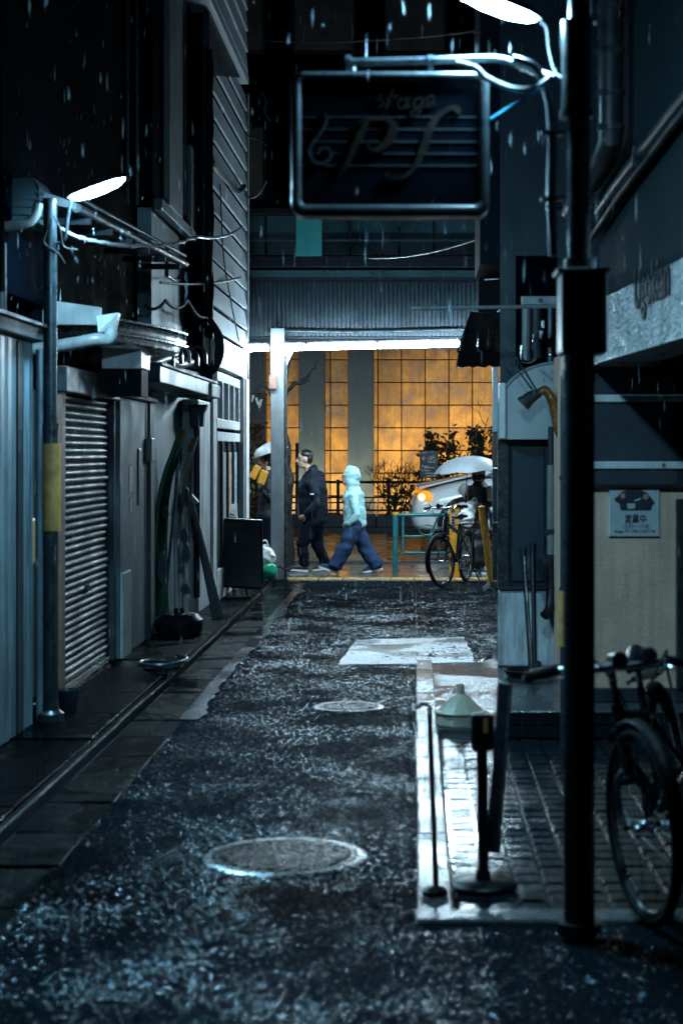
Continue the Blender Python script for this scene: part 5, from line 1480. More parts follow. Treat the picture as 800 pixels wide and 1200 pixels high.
t = thing('yellow_bollard', 'tilted round yellow bollard with a silver base by the right corner', 'bollard', (GX(576, dy2), dy2, 0), 'yellow bollards at the alley mouth')
bm = BM(); cyl(bm, P(576, 684, dy2), P(564, 596, dy2), .042, 14); obj('body', bm, M['yellow'], t, True)
bm = BM(); ball(bm, P(564, 595, dy2), .042, 1, 1, .6); obj('cap', bm, M['plate'], t, True)
c = P(576, 690, dy2); bm = BM(); lathe(bm, [(.11, 0), (.10, .03), (.06, .06), (.05, .08)], (c.x, c.y, 0), 16); obj('base', bm, M['box'], t, True)
bm = BM(); tube(bm, spline([P(562, 708, dy2 - .5), P(566, 695, dy2 - .4), P(575, 690, dy2 - .3), P(584, 702, dy2 - .4)], 5), .018, 8)
tag(obj('hoop', bm, M['polegrey'], None, True), 'low grey metal hoop at the foot of the tilted bollard', 'hoop')

# planter kerb, railing and plants across the street
dF = 34.6 + 1.2
t = thing('planter_wall', 'long dark stone planter edge across the street', 'planter', (0, dF, 0))
x = -14
while x < 14:
    bm = BM(); box(bm, x, x + 1.18, dF, dF + .25, .03, .30); obj('stone', bm, M['concdark'], t, bev=.01); x += 1.2
bm = BM(); box(bm, -14, 14, dF + .25, dF + .9, .03, .22); obj('soil', bm, M['soil'], t)
t = thing('railing', 'black metal railing with curved bars in front of the ochre wall', 'railing', (0, dF + .1, .3))
dr_ = dF + .12
xl, xr2 = -4.6, 3.6
for y, r in ((565, .028), (583, .016), (589, .016), (598, .022)):
    bm = BM(); cyl(bm, (xl, dr_, GZ(y, dr_)), (xr2, dr_, GZ(y, dr_)), r, 8); obj('rail', bm, M['rail'], t, True)
for px in (348, 396, 455, 510, 565, 620, 300, 252):
    bm = BM(); cyl(bm, (GX(px, dr_), dr_, .29), (GX(px, dr_), dr_, GZ(519 if px == 348 else 562, dr_)), .035, 8); obj('upright', bm, M['rail'], t, True)
for px in range(262, 640, 26):
    bm = BM(); tube(bm, [(GX(px, dr_) + .22 * math.cos(a), dr_, GZ(598, dr_) + .30 * math.sin(a)) for a in (PI * k / 12 for k in range(13))], .013, 6); obj('curved_bar', bm, M['rail'], t, True)

def leaf_cloud(bm, pts, n, size, spread):
    for k in range(n):
        c = Vector(R.choice(pts)) + Vector((R.gauss(0, spread), R.gauss(0, spread), R.gauss(0, spread)))
        a = Vector((R.uniform(-1, 1), R.uniform(-1, 1), R.uniform(-1, 1))).normalized(); b = a.orthogonal().normalized()
        s = size * R.uniform(.6, 1.3)
        v = [bm.verts.new(c + a * s), bm.verts.new(c + b * s * .45), bm.verts.new(c - a * s), bm.verts.new(c - b * s * .45)]
        bm.faces.new(v)
def shrub(px, d, h, w, label, n=500, lf='leaf', kind='cone', group=None):
    x = GX(px, d)
    t = thing('shrub', label, 'shrub', (x, d, .2), group)
    bm = BM()
    for k in range(5):
        a = 2 * PI * k / 5; tube(bm, [(x, d, .2), (x + .1 * math.cos(a) * w, d + .1 * math.sin(a), .2 + h * .4), (x + .35 * w * math.cos(a), d + .3 * w * math.sin(a), .2 + h * .75)], [.02, .012, .006], 5)
    obj('stem', bm, M['bark'], t)
    bm = BM(); pts = []
    for k in range(40):
        u = R.random()
        rad = w * .5 * ((1 - u) ** .6 if kind == 'cone' else math.sqrt(max(.05, 1 - (2 * u - 1) ** 2)))
        a = R.uniform(0, 2 * PI)
        pts.append((x + rad * R.random() ** .5 * math.cos(a), d + rad * R.random() ** .5 * math.sin(a), .25 + u * h))
    leaf_cloud(bm, pts, n, .07, .07)
    o = obj('foliage', bm, M[lf], t); o['kind'] = 'stuff'
for px, h, w, lab in ((505, 1.75, .8, 'dark bushy conifer left of the umbrella behind the sign'), (528, 1.75, .75, 'rounded dark conifer just above the umbrella top'), (557, 1.9, .7, 'dark conifer behind the umbrella carrier'), (580, 1.8, .7, 'dark conifer at the edge of the shop corner')):
    shrub(px, 36.2, h, w, lab, 700, 'leaf', 'cone', 'conifers along the ochre wall')
shrub(300, 35.4, 1.9, 1.3, 'brown leaved bush at the left of the ochre wall', 500, 'leafb', 'round')
shrub(268, 35.6, 1.6, 1.2, 'dark bush half behind the corner house', 400, 'leaf', 'round')
# bare twiggy shrub
def twigs(bm, p, dirv, L_, r, depth):
    q = p + dirv * L_
    tube(bm, [p, (p + q) / 2 + Vector((R.uniform(-.03, .03), R.uniform(-.03, .03), 0)), q], [r, r * .8, r * .6], 4)
    if depth > 0:
        for k in range(3):
            dd = (dirv + Vector((R.uniform(-.7, .7), R.uniform(-.5, .5), R.uniform(-.1, .6)))).normalized()
            twigs(bm, q, dd, L_ * R.uniform(.55, .8), r * .6, depth - 1)
t = thing('bare_shrub', 'leafless twiggy shrub between the walkers and the dark sign', 'shrub', (GX(466, 33.4), 35.9, .2))
bm = BM()
for k in range(8): twigs(bm, Vector((GX(466, 35.9) + R.uniform(-.12, .12), 35.9, .2)), Vector((R.uniform(-.5, .5), R.uniform(-.3, .3), 1)).normalized(), .5, .018, 3)
o = obj('twig', bm, M['bark'], t); o['kind'] = 'stuff'
bm = BM(); leaf_cloud(bm, [(GX(466, 35.9) + R.uniform(-.35, .35), 35.9 + R.uniform(-.2, .2), R.uniform(.3, 1.0)) for k in range(30)], 260, .06, .09); o = obj('leaf', bm, M['leaf'], t); o['kind'] = 'stuff'
t = thing('bare_sapling', 'thin bare sapling rising at the right end of the ochre wall', 'tree', (GX(562, 36.9), 36.9, .2))
bm = BM(); tube(bm, spline([P(560, 600, 36.9), P(561, 545, 36.9), P(565, 515, 36.9), P(572, 488, 36.9)], 4), [.02] * 5 + [.014] * 4 + [.008] * 4, 5); obj('trunk', bm, M['bark'], t)
bm = BM()
for (a, b) in (((563, 530), (552, 505)), ((566, 512), (577, 500)), ((569, 500), (562, 486))): twigs(bm, P(*a, 36.9), (P(*b, 36.9) - P(*a, 36.9)).normalized(), .3, .010, 2)
obj('branch', bm, M['bark'], t)
# pollarded street tree behind the post
dT = 27.0
t = thing('street_tree', 'dark pollarded street tree standing behind the steel post', 'tree', (GX(338, dT), dT - 2.5, 0))
dT = 24.3
bm = BM(); tube(bm, spline([(GX(338, dT), dT, 0), P(338, 600, dT), P(338, 575, dT), P(339, 560, dT), P(335, 530, dT), P(331, 500, dT), P(333, 460, dT), P(337, 425, dT)], 4), [.075] * 4 + [.08] * 4 + [.085] * 4 + [.08] * 4 + [.065] * 4 + [.05] * 4 + [.045] * 5, 9)
for v in bm.verts: v.co += Vector((noise.noise(v.co * 6), noise.noise(v.co * 6 + Vector((5, 0, 0))), 0)) * .06
obj('trunk', bm, M['bark'], t, True)
for pts, r in (([(333, 462), (345, 450), (356, 447), (366, 432), (372, 425)], .035), ([(350, 448), (356, 443), (362, 446)], .02), ([(331, 480), (322, 470), (314, 455), (305, 452), (298, 462)], .03), ([(337, 425), (342, 405), (346, 388)], .05), ([(331, 500), (322, 480), (318, 462)], .03)):
    bm = BM(); s = spline([P(a, b, dT) for a, b in pts], 4); tube(bm, s, [r * (1 - .5 * k / len(s)) for k in range(len(s))], 7)
    for v in bm.verts: v.co += Vector((noise.noise(v.co * 12), 0, noise.noise(v.co * 12 + Vector((5, 0, 0))))) * .03
    obj('branch', bm, M['bark'], t, True)
for (a, b) in ((297, 463), (300, 466), (303, 470), (306, 468), (370, 426), (374, 424)):
    bm = BM(); q = P(a, b, dT); tube(bm, [q, q + Vector((R.uniform(-.05, .05), 0, -.1))], [.02, .008], 5); obj('dead_leaf', bm, M['cloth' if a < 310 else 'bark'], t)
# dark upright board behind
t = thing('dark_pillar', 'dark upright pillar behind the bushes left of the steel post', 'pillar', (GX(300, 36.2), 36.4, 0))
bm = BM(); box(bm, GX(286, 36.6), GX(311, 36.6), 36.6, 37.0, .03, GZ(463, 36.6)); obj('shaft', bm, M['darkwall'], t, bev=.02)
bm = BM(); box(bm, GX(285, 36.6), GX(312, 36.6), 36.56, 37.02, GZ(463, 36.6), GZ(460, 36.6)); obj('cap', bm, M['box'], t, bev=.01)

# dark bicycle-parking sign
dS = 32.6
dS = 35.0
t = thing('direction_sign', 'dark board with a white arrow and bicycle symbol across the street', 'sign', P(501, 545, dS))
bm = BM(); q0, q1 = P(491.5, 560, dS), P(513, 528, dS); box(bm, q0.x, q1.x, dS, dS + .05, q0.z, q1.z); obj('board', bm, M['board'], t, bev=.006)
for px in (494, 511):
    bm = BM(); cyl(bm, P(px, 560, dS + .03), (GX(px, dS + .03), dS + .03, 0), .022, 8); obj('leg', bm, M['rail'], t, True)
zz = dS - .007
def flat(pts, nm='print'):
    bm = BM(); prism(bm, [P(a, b, zz) for a, b in pts], (0, .004, 0)); return obj(nm, bm, M['signtxt'], t)
bm = BM(); bar(bm, P(494.4, 537.2, zz), P(498.4, 537.2, zz), .008, .018); bar(bm, P(494.2, 537.2, zz), P(496.4, 534.9, zz), .008, .018); bar(bm, P(494.2, 537.2, zz), P(496.4, 539.5, zz), .008, .018); obj('arrow', bm, M['signtxt'], t)
bm = BM()
for c_ in (503, 508.6):
    tube(bm, [P(c_ + 2.1 * math.cos(a), 538 + 2.1 * math.sin(a), zz) for a in (2 * PI * k / 16 for k in range(16))], .008, 5, closed=True)
for a, b in (((503, 538), (504.4, 534.8)), ((504.4, 534.8), (507.5, 534.8)), ((507.5, 534.8), (508.6, 538)), ((504.4, 534.8), (505.8, 538)), ((505.8, 538), (507.5, 534.8)), ((503, 538), (505.8, 538)), ((507.2, 533.5), (508.6, 533.5))):
    tube(bm, [P(*a, zz), P(*b, zz)], .008, 5)
obj('bicycle_symbol', bm, M['signtxt'], t)
flat([(494, 530), (499.5, 530), (499.5, 531), (494, 531)]); flat([(501, 541), (510, 541), (510, 542.2), (501, 542.2)])
for (y, xa_, xb_) in ((546, 496.5, 502), (547.6, 497, 509), (551, 497, 503.5), (554, 498, 508), (557, 499.5, 510)):
    flat([(xa_, y), (xb_, y), (xb_, y + 1.1), (xa_, y + 1.1)])
flat([(494, 545), (495.6, 545), (495.6, 547), (494, 547)]); flat([(494, 550.5), (495.6, 550.5), (495.6, 552.2), (494, 552.2)])

# ================================================================== FAR BUILDING
tb = thing('tiled_building', 'large building clad in ochre panels with grey columns across the street', 'building', (0, 39, 0))
dW = 38.0
bm = BM(); box(bm, -30, 30, dW + .04, 52, -.1, 5.2); obj('wall_core', bm, M['joint'], tb)
bm = BM(); box(bm, -30, 30, dW - .3, 52, 5.21, 22); obj('upper_wall', bm, M['plasterd'], tb)
tw_, th_ = 27.7 * dW / F, 26.6 * dW / F
xg = GX(442.5, dW); zg = GZ(448, dW)
bm = BM(); box(bm, -tw_ / 2 + .012, tw_ / 2 - .012, 0, .05, -th_ / 2 + .012, th_ / 2 - .012); bmesh.ops.bevel(bm, geom=bm.edges[:], offset=.006, segments=1, affect='EDGES')
pm = finish_mesh('tile', bm)
cnt = 0
for i in range(-9, 9):
    for j in range(-7, 4):
        cx_, cz_ = xg + (i + .5) * tw_, zg + (j + .5) * th_
        if cz_ < .1 or cz_ > 4.6: continue
        o = link('tile', pm, M['otile'], tb)
        o.matrix_parent_inverse = Matrix.Translation(-tb.location)
        o.location = (cx_, dW - .012 + R.uniform(-.004, .004), cz_); o.rotation_euler = (R.uniform(-.004, .004), 0, R.uniform(-.004, .004)); cnt += 1
bm = BM()
for (xa_, xb_) in ((-30, xg - 9 * tw_), (xg + 9 * tw_, 30)):
    n = int((xb_ - xa_) / tw_)
    for i in range(n):
        for j in range(8): box(bm, xa_ + i * tw_ + .01, xa_ + (i + 1) * tw_ - .01, dW - .01, dW + .039, .1 + j * th_, .1 + (j + 1) * th_ - .02)
o = obj('cladding', bm, M['otile'], tb); o['kind'] = 'stuff'
for (a, b) in ((350, 380), (407.5, 437.5), (300 - 10, 312 - 2), (600, 630), (690, 720), (180, 210), (90, 120)):
    bm = BM(); box(bm, GX(a, dW - .5), GX(b, dW - .5), dW - .55, dW - .02, .03, 5.2); obj('column', bm, M['column'], tb, bev=.01)
for zz_ in (7.2, 10.4, 13.6):
    for k in range(-6, 7):
        bm = BM(); box(bm, k * 2.0 - .7, k * 2.0 + .7, dW - .36, dW - .31, zz_, zz_ + 1.6); wfm = obj('window', bm, M['beam'], tb)
        bm = BM(); box(bm, k * 2.0 - .64, k * 2.0 + .64, dW - .375, dW - .362, zz_ + .06, zz_ + 1.54); obj('pane', bm, M['glassd'], wfm)
# up-lights at the foot of the ochre wall
for k, (px, wgt) in enumerate(((330, 1.0), (394, .95), (462, .85), (510, .9), (570, 1.2), (280, .9), (660, .8))):
    x = GX(px, dW)
    t = thing('ground_floodlight', 'small warm floodlight at the wall foot, ' + ['beside the steel post', 'between the two grey columns', 'behind the bare shrub', 'behind the dark sign', 'behind the rightmost conifer', 'behind the corner house', 'behind the corner shop'][k], 'floodlight', (x, 36.45, .22), 'warm floodlights at the wall foot')
    bm = BM(); box(bm, x - .16, x + .16, 36.38, 36.52, .2, .31); obj('housing', bm, M['box'], t, bev=.01)
    ld = bpy.data.lights.new('floodlight_lamp', 'AREA'); ld.shape = 'RECTANGLE'; ld.size = .5; ld.size_y = .12
    ld.energy = WARM_W * wgt; ld.color = WARM_COL; ld.spread = math.radians(150)
    lo = bpy.data.objects.new('lamp', ld); COL.objects.link(lo)
    lo.location = (x, 36.45, .34); lo.rotation_euler = (PI - .62, 0, 0)
    lo.parent = t; lo.matrix_parent_inverse = Matrix.Translation(-t.location)

# ================================================================== CAR
def car(loc, heading):
    t = thing('car', 'white car with lit amber headlamp waiting behind the umbrella', 'car')
    # stations along x: front = +2.1
    st_ = [(2.05, .34, .62, .62, .60), (1.98, .22, .72, .74, .72), (1.70, .20, .84, .82, .80), (1.35, .20, .92, .84, .82), (1.0, .20, .98, .85, .82), (.55, .20, 1.02, .85, .80), (0, .20, 1.02, .85, .8), (-.9, .2, 1.02, .85, .8), (-1.6, .2, 1.0, .84, .78), (-1.95, .25, .92, .80, .74), (-2.05, .36, .80, .74, .70)]
    bm = BM(); secs = []
    for (x, zb_, zt_, w, w2) in st_:
        zm = (zb_ + zt_) * .5
        h_ = [(w * .92, zb_), (w, zb_ + .1), (w * 1.01, zm), (w * .99, zt_ - .12), (w2 * .93, zt_ - .02), (w2 * .6, zt_ + .015), (0, zt_ + .025)]
        ring = [(x, y, z) for y, z in h_] + [(x, -y, z) for y, z in h_[-2::-1]]
        secs.append([bm.verts.new(v) for v in ring])
    for A, B in zip(secs, secs[1:]):
        for k in range(len(A) - 1): bm.faces.new((A[k], A[k + 1], B[k + 1], B[k]))
        bm.faces.new((A[0], B[0], B[-1], A[-1]))
    bm.faces.new(secs[0]); bm.faces.new(secs[-1][::-1])
    b = obj('body', bm, M['carwhite'], t, True, angle=60)
    s = b.modifiers.new('s', 'SUBSURF'); s.levels = 2; s.render_levels = 2
    # cabin
    bm = BM(); secs = []
    for (x, zt_, w) in ((1.05, 1.0, .78), (.55, 1.28, .72), (.15, 1.48, .64), (-.5, 1.54, .63), (-1.2, 1.50, .62), (-1.7, 1.30, .64), (-1.95, 1.0, .72)):
        wb_ = .80
        ring = [(x, wb_, .97), (x, (wb_ + w) / 2, (.97 + zt_) / 2 + .02), (x, w, zt_ - .04), (x, w * .8, zt_), (x, 0, zt_ + .02)]
        ring += [(a, -b_, c_) for a, b_, c_ in ring[-2::-1]]
        secs.append([bm.verts.new(v) for v in ring])
    for A, B in zip(secs, secs[1:]):
        for k in range(len(A) - 1): bm.faces.new((A[k], A[k + 1], B[k + 1], B[k]))
    bm.faces.new(secs[0]); bm.faces.new(secs[-1][::-1])
    obj('windows', bm, M['glass'], t, True, angle=60).name = 'window_glass'
    bm = BM(); box(bm, -1.25, .2, -.62, .62, 1.52, 1.565); obj('roof', bm, M['carwhite'], t, bev=.02)
    for s_ in (-1, 1):
        for (x0_, z0_, x1_, z1_) in ((1.05, 1.0, .12, 1.52), (-.45, .98, -.45, 1.53), (-1.9, 1.0, -1.25, 1.5)):
            bm = BM(); bar(bm, (x0_, .80 * s_, z0_), (x1_, .645 * s_, z1_), .05, .07); obj('pillar', bm, M['carwhite'], t, bev=.01)
        for xw in (1.28, -1.28):
            c = Vector((xw, .80 * s_, .30)); 
            bm = BM(); MW = Matrix.Translation(c) @ Matrix.Rotation(PI / 2, 4, 'X')
            lathe(bm, [(.20, -.09), (.29, -.09), (.31, -.06), (.31, .06), (.29, .09), (.20, .09)], None, 28, MW); w = obj('wheel', bm, M['tyre'], t, True)
            bm = BM(); lathe(bm, [(.195, -.05), (.20, .085), (.17, .07), (.05, .075), (.001, .08)], None, 20, Matrix.Translation(c) @ Matrix.Rotation(PI / 2 * (-s_), 4, 'X')); obj('rim', bm, M['steel'], w, True)
            bm = BM(); tube(bm, [(xw + .37 * math.cos(a), .86 * s_, .31 + .37 * math.sin(a)) for a in (PI * k / 14 for k in range(15))], .035, 8); obj('wheel_arch', bm, M['black'], t, True)
        # headlamp
        Mh = frame_mat((1.86, .70 * s_, .70), (.75, .6 * s_, 0), (0, 0, 1))
        bm = BM(); ball(bm, (.03, 0, 0), .062, .6, 1.25, .75); xform(bm, Mh @ Matrix.Rotation(0, 4, 'Z')); hl = obj('headlight', bm, M['ambl'], t, True)
        bm = BM(); ball(bm, (0, 0, 0), .125, .5, 1.3, .72); xform(bm, Mh @ Matrix.Translation((-.012, 0, 0))); obj('headlight_lens', bm, M['amblens'], hl, True)
        bm = BM(); lathe(bm, [(.085, 0), (.08, .014), (.06, .02), (.001, .02)], None, 18, Matrix.Translation((1.30, .855 * s_, .80)) @ Matrix.Rotation(-PI / 2 * s_, 4, 'X')); obj('side_marker', bm, M['pipe'], t, True)
        bm = BM(); ball(bm, (.72, .95 * s_, 1.08), .1, .7, 1, .7); obj('mirror', bm, M['carwhite'], t, True)
        bm = BM(); box(bm, .05, .2, .862 * s_ - .01, .862 * s_ + .01, .82, .85); obj('door_handle', bm, M['chrome'], t, bev=.004)
        bm = BM(); box(bm, .62, .63, .853 * s_ - .008, .853 * s_ + .008, .35, .96); box(bm, -.5, -.49, .853 * s_ - .008, .853 * s_ + .008, .35, .96); obj('door_seam', bm, M['box'], t)
    bm = BM(); prism(bm, [(1.96, -.55, .46), (1.96, .55, .46), (2.03, .5, .58), (2.03, -.5, .58)], (.05, 0, 0)); obj('grille', bm, M['box'], t, bev=.01)
    # bonnet edge
    bm = BM(); prism(bm, [(1.93, .60, .80), (1.96, .2, .84), (1.96, -.2, .84), (1.93, -.60, .80), (1.05, -.72, 1.01), (1.05, .72, 1.01)], (0, 0, .03)); obj('bonnet', bm, M['carwhite'], t, bev=.015, seg=3)
    t.rotation_euler = (0, 0, heading); t.location = loc; t.scale = (1.2, 1.2, 1.25)
    return t
hc = math.atan2(-.02, -.99)
fr_ = Vector((math.cos(hc), math.sin(hc), 0))
sd = Vector((-fr_.y, fr_.x, 0))
# front-left corner of the car sits at this point
corner = Vector((GX(485, 28.6), 28.6, -.026))
lc = corner - fr_ * 2.0 * 1.2 - sd * .72 * 1.2
car(lc, hc)

# ================================================================== PEOPLE
def hand(bm, c, fwd, palm_n, s=1.0):
    """palm, four bent fingers of unequal length and a thumb from the side"""
    f = Vector(fwd).normalized(); n = Vector(palm_n).normalized(); l = n.cross(f).normalized()
    c = Vector(c)
    tube(bm, [c - f * .03 * s, c + f * .05 * s], [.026 * s, .034 * s], 8, .6)
    for k, L_ in enumerate((.062, .072, .067, .052)):
        b = c + f * .052 * s + l * (k - 1.5) * .018 * s
        m_ = b + f * L_ * .5 * s + n * .008; e = m_ + f * L_ * .2 * s + n * L_ * .42 * s
        tube(bm, [b, m_, e], [.0095 * s, .009 * s, .007 * s], 6)
    tb_ = c + l * -.034 * s + f * .005
    tube(bm, [tb_, tb_ + (f * .6 - l * .7) * .035 * s, tb_ + (f * .9 - l * .4) * .06 * s + n * .02 * s], [.012 * s, .011 * s, .008 * s], 6)

def head(bm, c, face, s=1.0):
    """skull, jaw, nose, ears and neck start; c at skull centre"""
    c = Vector(c); f = Vector(face).normalized(); l = Vector((0, 0, 1)).cross(f)
    rot = Matrix((f, l, Vector((0, 0, 1)))).transposed().to_4x4()
    ball(bm, c + Vector((0, 0, .02)) * s, .1 * s, .96, .76, 1.0, 16, rot)
    ball(bm, c + f * .025 * s - Vector((0, 0, .05)) * s, .075 * s, .85, .78, 1.0, 14, rot)
    ball(bm, c + f * .062 * s - Vector((0, 0, .098)) * s, .028 * s, .9, 1.1, .8, 10, rot)
    tube(bm, [c + f * .088 * s + Vector((0, 0, .018)) * s, c + f * .118 * s - Vector((0, 0, .028)) * s, c + f * .085 * s - Vector((0, 0, .038)) * s], [.012 * s, .018 * s, .014 * s], 6)
    ball(bm, c + f * .085 * s - Vector((0, 0, .066)) * s, .02 * s, .8, 1.3, .6, 8, rot)
    for k in (-1, 1):
        ball(bm, c - f * .005 * s + l * .078 * s * k - Vector((0, 0, .01)) * s, .03 * s, .7, .35, 1.1, 8, rot)
def face_bits(t, c, face, s=1.0):
    c = Vector(c); f = Vector(face).normalized(); l = Vector((0, 0, 1)).cross(f)
    for k in (-1, 1):
        bm = BM(); ball(bm, c + f * .088 * s + l * .033 * s * k + Vector((0, 0, .012)) * s, .011 * s, 1, 1, .7, 8); obj('eye', bm, M['hair'], t, True)
        bm = BM(); bar(bm, c + f * .093 * s + l * .016 * s * k + Vector((0, 0, .034)) * s, c + f * .086 * s + l * .052 * s * k + Vector((0, 0, .034)) * s, .008, .008); obj('eyebrow', bm, M['hair'], t)
    bm = BM(); bar(bm, c + f * .098 * s - l * .022 * s - Vector((0, 0, .066)) * s, c + f * .098 * s + l * .022 * s - Vector((0, 0, .066)) * s, .008, .007); obj('mouth', bm, M['rust'], t)
def shoe(t, heel, toe, z0, lift_toe=0, lift_heel=0, m1='shoe', s=1.0):
    h = Vector((heel[0], heel[1], z0 + lift_heel)); e = Vector((toe[0], toe[1], z0 + lift_toe))
    d = (e - h).normalized(); up = Vector((0, 0, 1)); up = (up - d * up.dot(d)).normalized()
    bm = BM(); tube(bm, [h + up * .05 * s, h + d * .03 + up * .055 * s, h + d * .12 * s + up * .05 * s, e - d * .06 * s + up * .036 * s, e + up * .03 * s], [.022 * s, .042 * s, .045 * s, .042 * s, .02 * s], 10)
    tube(bm, [h + d * .06 * s + up * .05 * s, h + d * .055 * s + up * .12 * s], [.042 * s, .040 * s], 10)
    sh_ = obj('shoe', fuse(bm, .01, 2), M[m1], t, True)
    bm = BM(); rows = []
    n = 12
    prof = []
    side = up.cross(d).normalized()
    Ls = (e - h).length
    for k in range(20):
        a = 2 * PI * k / 20
        prof.append(h + d * (Ls * .5 + math.cos(a) * Ls * .52) + side * math.sin(a) * .044 * s)
    prism(bm, prof, up * .026 * s)
    obj('sole', bm, M['sole'], sh_)

def fold(bm, amp, fr_, seed):
    for v in bm.verts:
        q = Vector((v.co.x * fr_ * .6, v.co.y * fr_ * .6, v.co.z * fr_ * 1.4)) + Vector((seed, 0, 0))
        n = v.normal
        v.co += n * noise.noise(q) * amp
    return bm

# man in navy jacket, walking left, hands in pockets
dm = 22.9
def man():
    x0 = GX(364, dm)
    t = thing('person', 'man in navy hooded jacket and black trousers walking left', 'person', (x0, dm, 0))
    Q = lambda px, py, lat=0: Vector((GX(px, dm), dm + lat, GZ(py, dm)))
    f = Vector((-1, -.05, 0)).normalized()
    hc_ = Q(357.5, 538)
    # continuous body
    bm = BM(); head(bm, hc_, f, 1.0)
    tube(bm, [Q(361, 546), Q(365, 560)], [.06, .068], 12)
    tube(bm, [Q(366, 556), Q(366, 570), Q(367, 590), Q(367, 612)], [.07, .13, .135, .13], 14, 1.15)
    for s in (-1, 1):
        tube(bm, [Q(366, 566, .16 * s), Q(371, 588, .21 * s), Q(361, 602, .19 * s)], [.05, .042, .03], 10)
        hand(bm, Q(358, 604, .17 * s), (-.8, -.4 * s, -.3), (0, -s, 0))
    legs = [[Q(366, 612, -.07), Q(355, 638, -.08), Q(357, 663, -.08)], [Q(368, 612, .07), Q(371, 638, .08), Q(381, 661, .08)]]
    for L_ in legs: tube(bm, L_, [.08, .055, .04], 10)
    obj('body', fuse(bm, .012, 3), M['skin'], t, True)
    face_bits(t, hc_, f)
    bm = BM()
    ball(bm, hc_ + Vector((.012, 0, .055)), .098, 1.02, .82, .80, 14); ball(bm, hc_ + Vector((.045, 0, .01)), .075, .85, 1.0, 1.05, 14)
    for v in bm.verts:
        if v.co.x < hc_.x - .062 and v.co.z < hc_.z + .085: v.co.x = hc_.x - .062
    bm = fuse(bm, .011, 2); obj('hair', bm, M['hair'], t, True)
    # jacket with hood collar
    bm = BM()
    tube(bm, [Q(365, 553), Q(366, 562), Q(366.5, 575), Q(367, 590), Q(367, 603), Q(366.5, 611)], [.075, .155, .165, .165, .170, .165], 18, 1.18)
    tube(bm, [Q(361, 560), Q(366, 552), Q(372, 550)], [.075, .095, .075], 12)
    ball(bm, Q(373, 557), .085, 1, 1.2, .8)
    for s in (-1, 1):
        tube(bm, [Q(365, 562, .15 * s), Q(369, 574, .205 * s), Q(372, 588, .23 * s), Q(366, 597, .225 * s), Q(359, 604, .18 * s)], [.072, .07, .062, .058, .05], 12)
    bm = fuse(bm, .013, 3); bm.normal_update(); fold(bm, .015, 9, 1)
    jk = obj('jacket', bm, M['navy'], t, True)
    bm = BM(); bar(bm, Q(365, 557.5, -.235), Q(370, 556.5, -.235), .006, .008); 
    bm.free()
    bm = BM(); box(bm, GX(365, dm), GX(369, dm), dm - .285, dm - .270, GZ(579, dm), GZ(577.6, dm)); obj('reflective_tab', bm, M['sole'], jk)
    bm = BM()
    for L_, s in zip(legs, (-1, 1)):
        tube(bm, [Q(367, 602, .05 * s), L_[0], L_[0].lerp(L_[1], .5), L_[1], L_[1].lerp(L_[2], .6), L_[2]], [.13, .125, .105, .083, .072, .066], 14)
    bm = fuse(bm, .012, 3); bm.normal_update(); fold(bm, .014, 10, 4)
    obj('trousers', bm, M['navytr'], t, True)
    shoe(t, (GX(361, dm), dm - .08), (GX(340, dm), dm - .10), 0, .02, .0)
    shoe(t, (GX(388, dm), dm + .08), (GX(366, dm), dm + .06), 0, .0, .03)
man()

